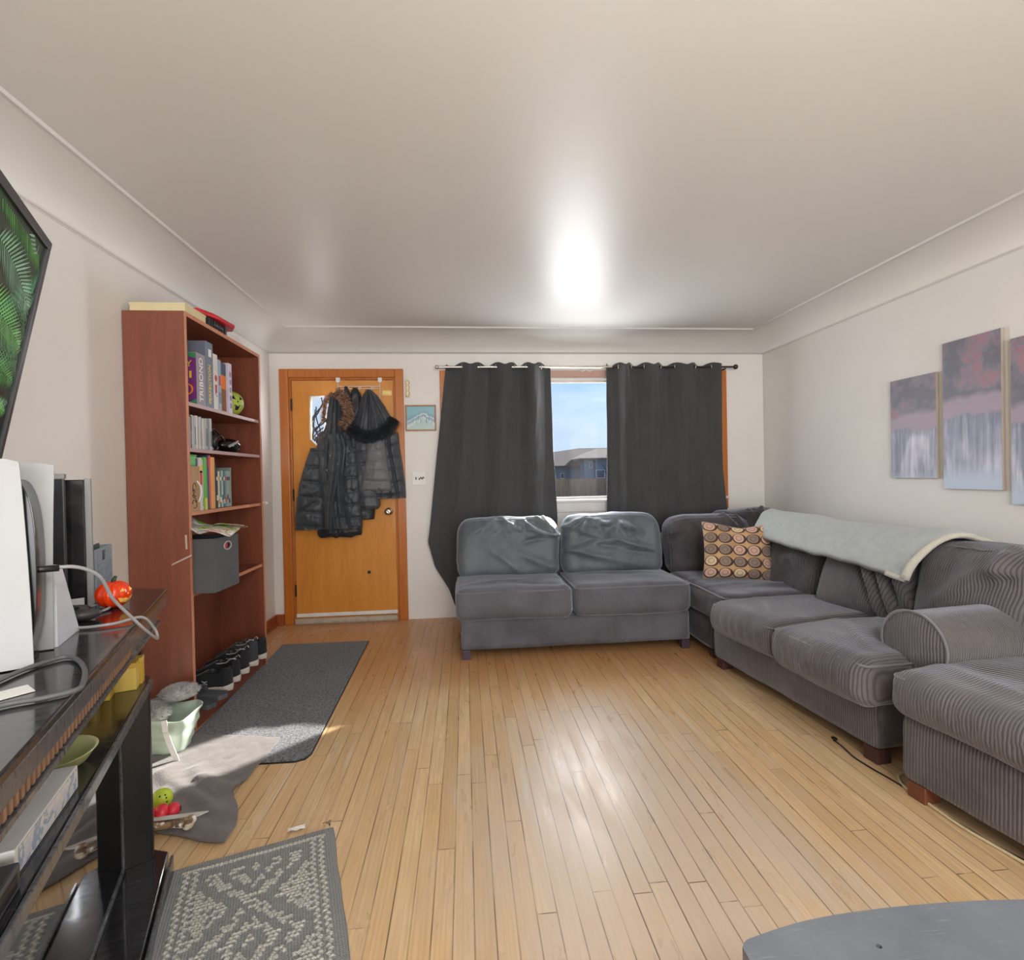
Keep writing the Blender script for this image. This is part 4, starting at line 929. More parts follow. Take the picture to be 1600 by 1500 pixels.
FACE = [[(-.5, .25), (-.15, .18), (-.25, .5)], [(.5, .25), (.15, .18), (.25, .5)], [(-.08, 0), (.08, 0), (0, .15)], [(-.6, -.15), (-.3, -.28), (-.2, -.2), (-.1, -.32), (.1, -.32), (.2, -.2), (.3, -.28), (.6, -.15), (.4, -.5), (0, -.6), (-.4, -.5)]]
pumpkin('toy_pumpkin', 'lime green carved toy pumpkin at the far end of the top shelf', (sx0-.060, 3.200, SH[0]+.0003), .078, 1.0, [C('lime_plastic', 166, 184, 74), C('pale_stem', 190, 196, 130), M_black], FACE, rotz=R(-30))
m = MB(); m.prism([(-.05, 0), (0, -.05), (.05, 0), (0, .05)], -.001, .001, 'x', M=Matrix.Rotation(R(8), 4, 'Y')); o = one('paper_square', m, C('cream_card', 206, 196, 130), 'small olive card square standing behind the green pumpkin', 'card'); o.location = (sx0-.185, 3.33, SH[0]+.052)
# shelf two: discs and goggles
G2 = 'disc cases on the second shelf'
yy = 2.592; rn = random.Random(4); k = 0
cols = [(126, 134, 146), (104, 112, 126), (142, 148, 158), (60, 52, 56), (196, 190, 186), (176, 176, 178), (206, 202, 200), (168, 170, 174), (190, 186, 184), (150, 154, 160), (200, 198, 196), (172, 170, 172), (120, 128, 136), (182, 180, 180), (96, 102, 112)]
names = ['blue-grey', 'slate', 'steel blue', 'dark brown', 'white', 'silver', 'bright white', 'light grey', 'warm white', 'dull grey', 'chalk white', 'mid grey', 'blue-tinted grey', 'pale silver', 'dark slate']
ords = ['nearest end', 'second place', 'third place', 'fourth place', 'fifth place', 'sixth place', 'seventh place', 'eighth place', 'ninth place', 'tenth place', 'eleventh place', 'twelfth place', 'thirteenth place', 'fourteenth place', 'last place']
for i, c in enumerate(cols):
    wdt = rn.choice([.0135, .0150, .022]) if i not in (3,) else .018
    t_, hw, hh = shelf_item('disc_case', '%s disc case on the second shelf, %s from the camera' % (names[i], ords[i]), 'disc case', yy, yy+wdt, SH[1]+.0003, SH[1]+.165+rn.uniform(-.004, .004) if i > 2 else SH[1]+.155, sx0-rn.uniform(0, .012), .135, C('case_%d' % c[0], *c), G2)
    if i % 2: m = MB(); m.box(.0002, .0008, -hw*.7, hw*.7, .02, .09+.01*(i % 3)); m.build('spine_label', C('case_ink', 120, 118, 122), t_)
    yy += wdt+.0022
gg = thing('goggles', 'shiny black goggles with strap at the far end of the second shelf', 'goggles', (sx0-.09, 3.12, SH[1]+.001), R(0))
m = MB(); m.ball((.02, .07, .043), .06, .095, .042, 24, 16, fn=lambda a, t: 1+.06*math.sin(3*t)); m.build('mask', plain('glossy_black', (18, 19, 22), .12), gg)
m = MB(); m.tube([(.03, .16, .05), (.06, .11, .07), (.075, .05, .06), (.06, -.01, .035)], .008, 8, sub=4); m.tube([(.0, -.02, .03), (.01, -.10, .02), (.03, -.15, .015)], .012, 8, sub=4); m.build('strap', plain('silver_plastic', (150, 154, 160), .3), gg)
m = MB(); m.ball((-.0, -.12, .06), .045, .06, .055, 16, 10, fn=lambda a, t: 1+.15*math.sin(4*t+2*a)); m.tube([(0, -.17, .1), (.02, -.1, .13), (.03, -.05, .1)], .006, 6, sub=3); m.tube([(.03, -.16, .05), (.05, -.1, .09), (.045, -.03, .07)], .006, 6, sub=3); m.build('headband', M_black, gg)
# shelf three: books
G3 = 'books and cases on the third shelf'
def book(label, y0_, y1_, top, col, x=0.0, depth=.16, lean=0, extra=None, nm='book', cat='book'):
    t_, hw, hh = shelf_item(nm, label, cat, y0_, y1_, SH[2]+.0003, top, sx0+x, depth, C('cover_%d_%d_%d' % col, *col), G3)
    if extra:
        for (za, zb, c) in extra: m = MB(); m.box(.0002, .0009, -hw*.85, hw*.85, za, zb); m.build('spine_label', C('label_%d_%d' % c[:2], *c), t_)
    return t_, hw, hh
t_, hw, hh = book('tan kraft box with a dark sketch, near end of the third shelf', 2.600, 2.690, 1.285, (176, 138, 98), .012, .2, nm='kraft_box', cat='box')
m = MB(); 
for q in range(4): m.tube([(.0012, -.01+.022*math.cos(a+q)*(.6+.1*q), .12-.028*q+.020*math.sin(a)) for a in [2*math.pi*j/14 for j in range(13)]], .0014, 5)
m.build('sketch', C('sketch_ink', 66, 50, 44), t_)
m = MB(); m.tube([(.002, .012, .15), (.016, .02, .12), (.012, .03, .08), (.004, .02, .045)], .004, 6, sub=3); m.build('white_ribbon', M_white, t_)
o_ = thing('book', 'green book lying across the top of the tan kraft box', 'book', (sx0-.06, 2.665, 1.2855), 0, G3)
m = MB(); m.box(-.10, .05, -.045, .035, 0, .006, mi=0); m.box(-.098, .052, -.043, .036, .006, .05, mi=1); m.box(-.10, .055, -.045, .038, .05, .056, mi=0); m.build('cover', [C('green_book', 92, 168, 92), C('green_page', 120, 190, 118)], o_, bevel=.001)
book('thin navy folder beside the tan kraft box', 2.694, 2.706, 1.325, (62, 74, 104), -.004)
book('white binder with a red and yellow spine label', 2.708, 2.732, 1.328, (206, 200, 194), .004, extra=[(.13, .2, (206, 62, 40)), (.19, .23, (236, 190, 60))])
book('pale grey folder with a small green patch low on the spine', 2.734, 2.750, 1.318, (190, 192, 196), 0, extra=[(.02, .06, (130, 170, 90))])
book('bright green book in the middle of the third shelf', 2.752, 2.780, 1.333, (106, 172, 82), .004, extra=[(.0, .06, (214, 196, 90))])
book('dark green thin book right of the bright green one', 2.782, 2.794, 1.322, (60, 112, 78))
book('navy book with a red top on its spine', 2.797, 2.812, 1.345, (66, 62, 96), .0, extra=[(.22, .27, (196, 42, 60))])
book('salmon red folder between the navy and orange books', 2.814, 2.828, 1.345, (206, 98, 92))
book('thick orange-tan book on the third shelf', 2.830, 2.868, 1.336, (222, 160, 92), .002)
book('black thin book right of the orange-tan book', 2.872, 2.884, 1.30, (52, 54, 58))
yy = 2.888
for i, (nm_, c, c2) in enumerate([('dark green game case, first', (72, 96, 82), (196, 190, 180)), ('green-grey game case, second', (98, 128, 110), (60, 60, 66)), ('black-spined game case, third', (56, 60, 62), (206, 204, 196)), ('white and yellow game case, fourth', (206, 200, 180), (206, 150, 60)), ('dull teal game case, fifth', (94, 126, 124), (214, 210, 206)), ('light grey game case, sixth', (176, 182, 178), (70, 110, 96)), ('dark teal game case, seventh', (74, 104, 102), (190, 186, 180)), ('bluish game case, eighth', (112, 132, 150), (200, 60, 50)), ('pale green game case, ninth', (142, 168, 150), (66, 66, 70)), ('grey game case with a dark lower label, last', (150, 156, 156), (60, 66, 74))]):
    book(nm_+' of the row on the third shelf', yy, yy+.0185, 1.262+.002*(i % 3), c, -.02, .135, extra=[(.02+.01*(i % 3), .045+.012*(i % 3), c2), (.15, .17, c2)], nm='game_case', cat='game case'); yy += .0205
t_, hw, hh = shelf_item('book', 'grey-green tall book closing the row of game cases', 'book', yy+.003, yy+.017, SH[2]+.0003, 1.285, sx0-.02, .15, C('sage_cover', 128, 150, 140), G3)
# shelf four: storage bin and papers
M_felt = cloth_mat('grey_felt', (88, 90, 92), .1, 500)
a = wp(326, 838, 'X', -1.205); 
bn = thing('storage_bin', 'dark grey fabric storage bin with an oval handle hanging over the shelf edge', 'storage bin', (-1.330, 2.70, .6685), R(-3))
bx, by, bz = .125, .128, .262
m = MB(); th = .006
hole = [(.015+.030*math.cos(2*math.pi*k/20), .215+.014*math.sin(2*math.pi*k/20)) for k in range(20)]
m.prism([(-by+.02, 0), (by, 0), (by, bz), (-by+.02, bz)], bx-th, bx, 'x', [hole])
m.box(-bx, -bx+th, -by+.02, by, 0, bz); m.box(-bx+th, bx-th, -by+.02, -by+.02+th, 0, bz); m.box(-bx+th, bx-th, by-th, by, 0, bz); m.box(-bx+th, bx-th, -by+.02+th, by-th, 0, th)
m.build('fabric_body', M_felt, bn, bevel=.002)
m = MB(); m.tube([(bx+.001, p[0]*1.02, .215+(p[1]-.215)*1.1) for p in [(.015+.034*math.cos(2*math.pi*k/24), .215+.018*math.sin(2*math.pi*k/24)) for k in range(24)]], .0035, 6, closed=True); m.build('handle_rim', C('silver_rim', 176, 172, 170), bn)
m = MB(); m.box(bx-.02, bx-.012, -.02, .045, .19, .235); m.build('pink_lining', C('pink_cloth', 186, 70, 96), bn)
def paper(name, label, cat, pts, mat, rot, loc, curl=.02, group=None, th=.0012):
    """a limp sheet: pts = size x, y"""
    w_, l_ = pts; m = MB(); V = []
    def f(u, v, s=0): return Vector(((u-.5)*w_, (v-.5)*l_, curl*math.sin(u*3.0+.4)*math.cos(v*2.2)+.006*fnoise(u*3, v*3)+s*th))
    nu = nv = 16; V = [f(i/(nu-1), j/(nv-1), s) for s in (0, 1) for j in range(nv) for i in range(nu)]; F = []; N = nu*nv
    for s in (0, 1):
        for j in range(nv-1):
            for i in range(nu-1): F.append((s*N+j*nu+i, s*N+j*nu+i+1, s*N+(j+1)*nu+i+1, s*N+(j+1)*nu+i))
    bd = [i for i in range(nu)]+[j*nu+nu-1 for j in range(1, nv)]+[(nv-1)*nu+i for i in range(nu-2, -1, -1)]+[j*nu for j in range(nv-2, 0, -1)]
    for a_, b_ in zip(bd, bd[1:]+bd[:1]): F.append((a_, b_, N+b_, N+a_))
    m.add(V, F, smooth=True); o = one(name, m, mat, label, cat, group); o.location = loc; o.rotation_euler = rot; return o
def mag_mat(nm, c1, c2, c3, sc=22):
    t = NT(nm); o = t.obj(); n = t.noise(o, sc, 2, .5); n2 = t.noise(o, sc*2.3, 3)
    c = t.ramp(n, [(.36, srgb(*c1)), (.48, srgb(*c2)), (.6, srgb(*c3))]); t.t.nodes[-1].color_ramp.interpolation = 'CONSTANT'
    t.set(color=t.mix(t.ramp(n2, [(.55, (0, 0, 0)), (.6, (1, 1, 1))]), c, srgb(220, 214, 208)), rough=.35); return t.m
M_mag1 = mag_mat('magazine_print', (150, 184, 70), (226, 222, 214), (206, 96, 80)); M_mag2 = mag_mat('flyer_print', (214, 210, 206), (120, 172, 74), (214, 120, 50), 14)
paper('magazine', 'open colourful magazine lying on top of the grey storage bin', 'magazine', (.21, .28), M_mag1, (R(5), R(8), R(10)), (-1.28, 2.745, .966), .020)
paper('flyer', 'green and orange flyer leaning back above the magazine on the bin', 'flyer', (.13, .20), M_mag2, (R(4), R(30), R(8)), (-1.385, 2.73, 1.000), .006)
paper('magazine', 'thin magazine hanging over the far edge of the grey storage bin', 'magazine', (.16, .16), M_mag1, (R(-8), R(4), R(24)), (-1.255, 2.865, .962), .012)
paper('newsprint', 'grey newsprint sheet curling over the near corner of the bin', 'paper', (.16, .14), mag_mat('newsprint', (170, 168, 166), (196, 194, 190), (150, 150, 150), 60), (R(2), R(14), R(-12)), (-1.33, 2.65, .983), .014)
m = MB(); m.ball((0, 0, .05), .055, .06, .048, 24, 16, fn=lambda a, t: 1+.14*math.sin(5*t)*math.sin(3*a)); m.ball((0, .02, .13), .045, .045, .038, 20, 12, fn=lambda a, t: 1+.16*math.sin(4*t+2*a)); m.ball((.01, .0, .19), .035, .04, .03, 18, 10, fn=lambda a, t: 1+.15*math.sin(5*t-2*a)); o = one('plastic_bag', m, mag_mat('crumpled_plastic', (206, 206, 208), (120, 118, 120), (230, 230, 230), 30), 'crumpled white and dark plastic bag beside the grey bin', 'bag'); o.location = (-1.405, 2.925, .669)
# top of the bookcase
bt = BH+.0005
ab = thing('flat_box', 'cream flat cardboard box on top of the bookcase, near end', 'box', (-1.432, 2.68, bt))
m = MB(); m.box(-.13, .118, -.10, .10, 0, .036); m.build('box_body', C('cream_cardboard', 214, 200, 158), ab, bevel=.002)
m = MB(); m.box(-.132, .12, -.102, .102, .030, .040); m.build('lid', C('cream_cardboard', 214, 200, 158), ab, bevel=.002)
cs = thing('tool_case', 'black plastic tool case on top of the bookcase, under the red case', 'case', (-1.41, 2.93, bt))
m = MB(); m.box(-.11, .085, -.105, .105, 0, .052); [m.box(.085, .089, -.1+.03*k, -.085+.03*k, .004, .048) for k in range(7)]; m.build('case_body', M_black, cs, bevel=.006)
m = MB(); m.box(.085, .095, -.05, .05, .018, .028); m.build('handle', C('dark_grey_plastic', 70, 70, 74), cs, bevel=.003)
m = MB(); m.prism([(-.09, -.15), (.06, -.17), (.10, -.05), (.11, .12), (.07, .19), (-.06, .17), (-.11, 0)], 0, .022); m.prism([(-.07, -.13), (.04, -.14), (.075, -.04), (.085, .1), (.05, .15), (-.05, .14), (-.09, 0)], .022, .036)
o = one('flat_case', m, C('glossy_red', 200, 30, 44, .2), 'glossy red flat case on the black tool case above the bookcase', 'case', bevel=.008, seg=3); o.location = (-1.40, 2.94, bt+.0535)
m = MB(); m.box(-.05, .05, -.09, .09, 0, .02); m.box(-.045, .045, -.085, .08, .02, .032); o = one('paper_pad', m, C('white_card', 214, 210, 206), 'small white paper pad at the far end on top of the bookcase', 'paper pad', bevel=.002); o.location = (-1.365, 3.13, bt)

# ------------------------------------------------------------------ shoes
M_sole = plain('white_sole', (196, 188, 180), .5); M_shoe = cloth_mat('black_shoe_knit', (44, 45, 48), .1, 1200); M_lace = plain('grey_lace', (120, 120, 124), .7)
def shoe(label, loc, rotz, cat='shoe', L=.285, up=M_shoe, sole=M_sole, group='sneakers on the bottom shelf', logo=False, laces=M_lace, tilt=0, accent=None, hk=1.0):
    r_ = thing('sneaker', label, cat, loc, rotz, group); r_.rotation_euler = (0, tilt, rotz)   # toe toward +x
    def half(s, side):        # half width along the foot, s 0 heel .. 1 toe
        w = .034*(1-.1*math.sin(math.pi*min(1, s*2)))+.014*math.sin(math.pi*min(1, max(0, (s-.25)/.72)))**1
        e = min(1, (s/.09))**.5*min(1, ((1-s)/.16))**.55
        return w*e*(1.04 if side > 0 else .97)
    def ztop(s):
        return hk*interp([(0, .088), (.08, .096), (.2, .078), (.33, .074), (.45, .078), (.6, .062), (.78, .046), (.92, .036), (1, .024)], s)
    def solez(s): return .026+.008*math.exp(-(s/.25)**2)
    m = MB(); n = 30
    def sf(u, v):
        s = v; a = 2*math.pi*u; h = half(s, math.sin(a))+.004; x = (s-.5)*(L+.008)
        cz = solez(s)/2; return Vector((x, math.copysign(abs(math.sin(a))**.5, math.sin(a))*h, cz+math.copysign(abs(math.cos(a))**.45, math.cos(a))*cz+.012*max(0, s-.8)**2*25*0.5))
    m.grid(24, n, sf, closed_u=True); m.f.append(tuple(range(24))); m.mi.append(0); m.sm.append(True); m.f.append(tuple(range(24*(n-1), 24*n))); m.mi.append(0); m.sm.append(True)
    m.build('sole', sole, r_)
    m = MB()
    def uf(u, v):          # open at the collar: u 0..1 from one side rim over... closed shell with dip
        s = v; x = (s-.5)*L; h = half(s, 1 if u < .5 else -1); zt = ztop(s); z0_ = solez(s)*.8
        k = abs(u-.5)*2; side = 1 if u < .5 else -1          # k=1 at sole, 0 at centre line
        if s < .42:                                           # collar opening
            q = max(0, math.sin(math.pi*min(1, (s+.02)/.44))); inner = .62*q
            ang = (1-k)*math.pi/2; y = side*h*(math.cos(ang)**.5*(1-inner)+inner*(1 if k > .0 else 1)); y = side*max(abs(h*math.cos(ang)**.45), h*inner*.9)
            dip = q*(.05*hk if k < .18 else 0); zz = z0_+(zt-z0_)*math.sin(ang)**.75
            if k < .22: y = side*h*inner*.9*(k/.22); zz -= .045*hk*q
        else:
            ang = (1-k)*math.pi/2; y = side*h*math.cos(ang)**.55; zz = z0_+(zt-z0_)*math.sin(ang)**.8
        return Vector((x, y, zz))
    m.grid(41, 44, uf); m.build('upper', up, r_, solid=.003)
    m = MB()
    for k in range(5):
        s = .47+.055*k; x = (s-.5)*L; h = half(s, 1)*.5; z = ztop(s)-.002
        m.tube([(x, -h, z-.006), (x+.004, 0, z+.003), (x, h, z-.006)], .003, 6, sub=3)
    m.build('laces', laces, r_)
    if logo:
        m = MB()
        for sy in (-1, 1):
            y = sy*(half(.42, 1)+.0035)
            for sg in (1, -1): m.tube([(-.035, y, .050+.008*sg), (-.02, y, .050+.003*sg), (-.005, y, .050+.008*sg)], .0022, 5, sub=3)
        m.build('side_emblem', M_white, r_)
    if accent:
        m = MB(); P = []
        for k in range(11): s = .02+.36*k/10; P.append(((s-.5)*L, half(s, 1)*.95, ztop(s)+.001))
        m.tube(P, .003, 6); m.tube([(p[0], -p[1], p[2]) for p in P], .003, 6); m.build('collar_edge', accent, r_)
    return r_
z0b = SH[4]+.0005
SX = -1.395
LG = C('light_grey_trim', 176, 178, 182)
shoe('black sneaker with a white crossed emblem, nearest on the bottom shelf', (SX, 2.865, z0b), R(168), logo=True, accent=C('black_trim', 30, 30, 32), hk=1.3)
shoe('black sneaker with grey laces, second from the near side on the bottom shelf', (SX-.01, 2.985, z0b), R(166), accent=LG, hk=1.4)
shoe('black sneaker with light edging, third from the near side on the bottom shelf', (SX-.01, 3.105, z0b), R(165), accent=LG, hk=1.55)
shoe('dark grey sneaker with a high heel tab, fourth on the bottom shelf', (SX-.005, 3.225, z0b), R(164), accent=LG, hk=1.7, up=cloth_mat('grey_shoe_knit', (66, 68, 72), .1, 1200))
shoe('black sneaker at the far end of the bottom shelf', (SX, 3.345, z0b), R(164), hk=1.45)
M_slide = plain('grey_rubber', (86, 90, 96), .6)
def slide(label, loc, rz, mat):
    r_ = thing('slide_sandal', label, 'sandal', loc, rz, 'slide sandals on the bottom shelf')
    m = MB(); n = 20; prof = [((s-.5)*.26, (.036+.010*math.sin(math.pi*max(0, s-.2)))*min(1, s/.08)**.5*min(1, (1-s)/.12)**.5) for s in [i/n for i in range(n+1)]]
    m.prism([(x, y) for x, y in prof]+[(x, -y) for x, y in prof[::-1][1:-1]], 0, .022); m.build('footbed', mat, r_, bevel=.005)
    m = MB(); m.grid(14, 8, lambda u, v: Vector((lerp(.0, .09, v), -.044*math.cos(math.pi*u), .016+.045*math.sin(math.pi*u)))); m.build('strap', mat, r_, solid=.005); return r_
slide('grey slide sandal on the bottom shelf beside the nearest sneaker', (SX+.03, 2.755, z0b), R(172), M_slide)
slide('darker slide sandal at the near end of the bottom shelf', (SX+.025, 2.65, z0b), R(172), plain('dark_rubber', (70, 74, 80), .6))
# ------------------------------------------------------------------ coats on the rack
def coat_mat(name, c, rough=.48):
    t = NT(name); o = t.obj(); c = srgb(*c); n = t.noise(o, 9, 5, .65)
    t.set(color=t.ramp(n, [(.3, tuple(v*.85 for v in c[:3])), (.7, tuple(v*1.2 for v in c[:3]))]), rough=rough, sheen=.1, spec=.5)
    nb = t.n('ShaderNodeBump', {'Height': t.noise(t.map(o, (1, 1, 1)), 13, 4, .6, .6), 'Distance': .016, 'Strength': .6}).outputs[0]
    t.bump(t.noise(o, 600, 1), .0003, .4, nb); return t.m
M_coatA = coat_mat('slate_nylon', (54, 60, 66)); M_coatB = coat_mat('black_nylon', (30, 33, 40)); M_coatC = coat_mat('charcoal_nylon', (62, 66, 72)); M_coatG = coat_mat('grey_lining_nylon', (104, 106, 110), .5)
CY = YB-.030                       # back plane of the coats, just off the door face
def body(rows, yb, mat, name, parent, nu=72, nr=130, folds=(), quilt=None, seed=0, org=(0, 0, 0), pw=2.4, hem=0.0, fold_amp=1.0):
    """garment volume: rows of (photo y, photo x left, photo x right, thickness)"""
    R_ = []
    for (py, pl, pr, th) in rows:
        a = wp(pl, py, 'Y', yb-th*.6); b = wp(pr, py, 'Y', yb-th*.6); R_.append(((a.z+b.z)/2, a.x, b.x, th, a.z-(a.z+b.z)/2))
    def at(t):
        k = t*(len(R_)-1); i = min(int(k), len(R_)-2); f = k-i; g = f*f*(3-2*f) if False else f
        return [lerp(R_[i][q], R_[i+1][q], g) for q in range(4)]
    m = MB(); vs = []; nb = 10
    for j in range(nr):
        z, xl, xr, th = at(j/(nr-1))
        for i in range(nu):
            u = i/(nu-1); s = (1-abs(2*u-1)**pw)**.5 if abs(2*u-1) < 1 else 0
            x = lerp(xl, xr, u); d = 0
            for (u0, t0, u1, t1, h, w) in folds:        # fold lines in (u, t)
                t = j/(nr-1); L = math.hypot(u1-u0, (t1-t0)*1.5); k = ((u-u0)*(u1-u0)+(t-t0)*(t1-t0)*2.25)/(L*L)
                if -.1 < k < 1.1:
                    px = u0+(u1-u0)*k; pt = t0+(t1-t0)*k; dd = math.hypot(u-px, (t-pt)*1.5); d += 1.7*h*math.exp(-(dd/w)**2)*min(1, (k+.1)*5, (1.1-k)*5)
            if quilt:
                q = (z+quilt[2]*(x-xl)+.006*fnoise(x*9, seed))/quilt[0]; q -= math.floor(q); d += 2.2*quilt[1]*((1-(2*q-1)**6)-1)
            d += fold_amp*(.010*fnoise(x*14+seed, z*5)+.006*fnoise(x*34, z*20+seed))
            zz = z+(hem*math.sin(u*19+seed) if j == nr-1 else 0)
            vs.append(Vector((x, yb-.004-th*s-d*s**.5, zz)))
        for i in range(1, nb):
            u = 1-i/nb; vs.append(Vector((lerp(xl, xr, u), yb+.001*i % .002, z)))
    N = nu+nb-1; fs = []
    for j in range(nr-1):
        for i in range(N): fs.append((j*N+i, j*N+(i+1) % N, (j+1)*N+(i+1) % N, (j+1)*N+i))
    fs.append(tuple(range(N))); fs.append(tuple((nr-1)*N+i for i in range(N)))
    O = Vector(org); m.add([v-O for v in vs], fs, smooth=True); return m.build(name, mat, parent)
def fur(name, path, rad, n, L, mats, parent, seed, org, width=.004, flat=.6):
    """tufts standing out of a bent roll: path of room points"""
    rn = random.Random(seed); P = smooth_path([Vector(p) for p in path], 8); m = MB(); O = Vector(org)
    m.tube([p-O for p in P], lambda t: rad*.55*(math.sin(math.pi*min(1, max(.06, t*.9+.05)))**.4), 10)
    for k in range(n):
        t = rn.random()*(len(P)-1.001); i = int(t); c = P[i].lerp(P[i+1], t-i); d = (P[i+1]-P[i]).normalized()
        a = rn.uniform(0, 2*math.pi); e1 = d.orthogonal().normalized(); e2 = d.cross(e1); o = e1*math.cos(a)+e2*math.sin(a)
        if o.y > .5: continue
        b = c+o*rad*.5; l = L*rn.uniform(.5, 1.15); drp = Vector((0, 0, -.35)); dirn = (o+d*rn.uniform(-.6, .6)+drp*rn.random()).normalized()
        s = dirn.orthogonal().normalized()*width*rn.uniform(.6, 1.3); mid = b+dirn*l*.6+Vector((rn.uniform(-1, 1), rn.uniform(-1, 1), rn.uniform(-1, .3)))*l*.15; tip = mid+(dirn+Vector((rn.uniform(-.5, .5), 0, -.5))).normalized()*l*.45
        w2 = dirn.cross(s).normalized()*width*.5
        m.add([b-s-O, b+s-O, b+w2-O, mid-s*.6-O, mid+s*.6-O, mid+w2*.6-O, tip-O], [(0, 1, 4, 3), (1, 2, 5, 4), (2, 0, 3, 5), (3, 4, 6), (4, 5, 6), (5, 3, 6)], mi=rn.randint(0, len(mats)-1))
    return m.build(name, mats, parent, recalc=False)
pt = lambda x, y, dy: wp(x, y, 'Y', CY-dy)
M_furB = [plain('brown_fur', (150, 112, 88), .9), plain('dark_brown_fur', (96, 66, 50), .9), plain('light_brown_fur', (192, 160, 134), .9)]
M_furK = [plain('black_fur', (34, 38, 44), .8), plain('blue_black_fur', (52, 58, 66), .8)]
# middle coat, mostly behind the other two
oB = (-.93, CY, 1.9)
cb = thing('coat', 'black coat hanging in the middle of the rack, mostly hidden between two others', 'coat', oB, 0, 'winter coats on the door rack')
body([(606, 551, 558, .02), (615, 546, 563, .05), (640, 544, 566, .06), (672, 538, 572, .07), (720, 530, 590, .07), (770, 530, 588, .07), (812, 536, 584, .06)], CY, M_coatB, 'coat_body', cb, org=oB, seed=3)
body([(604, 538, 543, .015), (612, 537, 546, .03), (628, 540, 548, .03), (640, 542, 549, .02)], CY-.02, M_coatB, 'hanging_loop', cb, org=oB, seed=8, nr=20, nu=20)
# right coat with black fur hood
oC = (-.74, CY, 1.9)
cc = thing('coat', 'charcoal quilted coat with black fur hood, right on the door rack', 'coat', oC, 0, 'winter coats on the door rack')
body([(676, 548, 622, .05), (700, 547, 624, .075), (730, 551, 629, .085), (760, 556, 633, .085), (779, 560, 634, .08)], CY, M_coatC, 'coat_body', cc, quilt=(.105, .007, -.06), folds=[(.62, .0, .66, 1, -.020, .03), (.78, 0, .84, 1, -.018, .025), (.2, 0, .15, 1, -.014, .04)], seed=5, org=oC)
body([(672, 556, 582, .03), (700, 551, 586, .05), (740, 552, 590, .055), (790, 558, 594, .05), (796, 566, 590, .04)], CY-.045, M_coatC, 'sleeve', cc, quilt=(.095, .007, .02), seed=12, org=oC, nr=90, nu=44)
body([(686, 574, 600, .05), (720, 570, 604, .07), (746, 566, 609, .075), (764, 562, 611, .06), (770, 567, 608, .04)], CY-.07, M_coatG, 'sleeve', cc, quilt=(.085, .006, .05), seed=14, org=oC, nr=90, nu=44, folds=[(.3, .8, .5, 1, -.015, .05), (.6, .75, .7, 1, -.012, .04)])
body([(609, 572, 580, .02), (616, 566, 588, .05), (632, 559, 599, .075), (650, 553, 609, .085), (668, 550, 614, .09), (684, 556, 606, .07)], CY-.02, M_coatC, 'hood', cc, folds=[(.42, .0, .2, 1, .016, .05), (.5, .05, .42, 1, -.016, .035), (.56, .05, .66, 1, .016, .05), (.62, .1, .86, 1, -.012, .05)], seed=21, org=oC, pw=2.0)
fur('fur_trim', [pt(548, 668, .09), pt(560, 677, .115), pt(578, 682, .13), pt(596, 677, .12), (pt(608, 667, .10)), pt(616, 655, .08)], .052, 5200, .034, M_furK, cc, 3, oC, .0028)
# left coat with brown fur hood
oA = (-1.15, CY, 1.9)
ca = thing('coat', 'long slate padded coat with brown fur hood, left on the door rack', 'coat', oA, 0, 'winter coats on the door rack')
body([(674, 497, 553, .05), (700, 492, 556, .085), (735, 489, 558, .095), (770, 492, 562, .095), (800, 498, 565, .09), (827, 503, 565, .08)], CY-.02, M_coatA, 'coat_body', ca, quilt=(.13, .006, .1), folds=[(.34, 0, .36, 1, .022, .05), (.42, .0, .30, 1, -.020, .03), (.66, .0, .52, .9, .018, .045), (.74, .1, .66, .9, -.02, .03), (.15, .0, .3, .8, .012, .05)], seed=31, org=oA, hem=.006)
body([(812, 494, 564, .055), (832, 494, 565, .06), (838, 496, 564, .05)], CY-.004, M_coatB, 'lining', ca, folds=[], seed=34, org=oA, hem=.012, nr=14)
body([(700, 484, 500, .04), (722, 476, 503, .06), (750, 467, 506, .075), (780, 461, 509, .08), (808, 459, 510, .08), (828, 459.5, 508, .065)], CY-.035, M_coatA, 'sleeve', ca, quilt=(.12, .009, .12), seed=41, org=oA, folds=[(.1, .75, .8, .62, -.012, .04), (.1, .55, .9, .5, .010, .05)])
body([(700, 540, 556, .03), (740, 534, 561, .05), (780, 532, 564, .055), (822, 540, 566, .05)], CY-.06, M_coatA, 'sleeve', ca, quilt=(.11, .008, -.06), seed=43, org=oA, nr=90, nu=44)
body([(678, 512, 534, .04), (700, 510, 540, .05), (740, 507, 536, .055), (790, 506, 524, .05), (826, 507, 522, .04)], CY-.09, M_coatA, 'placket', ca, folds=[(.5, 0, .5, 1, .014, .12), (.9, 0, .9, 1, -.012, .06)], seed=47, org=oA, nu=26)
body([(614, 517, 530, .03), (624, 512, 534, .07), (645, 508, 536, .085), (665, 505, 538, .08), (684, 500, 540, .06)], CY-.02, M_coatA, 'hood', ca, folds=[(.5, .0, .4, 1, .012, .06), (.75, 0, .7, 1, -.014, .05)], seed=51, org=oA, pw=2.0)
fur('fur_trim', [pt(526, 613, .09), pt(533, 617, .10), pt(540, 626, .12), pt(545, 642, .12), pt(541, 658, .11), pt(537, 666, .10)], .034, 2200, .040, M_furB, ca, 5, oA, .0026)
fur('fur_trim', [pt(520, 615, .06), pt(509, 628, .06), pt(506, 645, .06), pt(507, 660, .06)], .016, 900, .028, M_furB, ca, 6, oA, .0024)
m = MB()
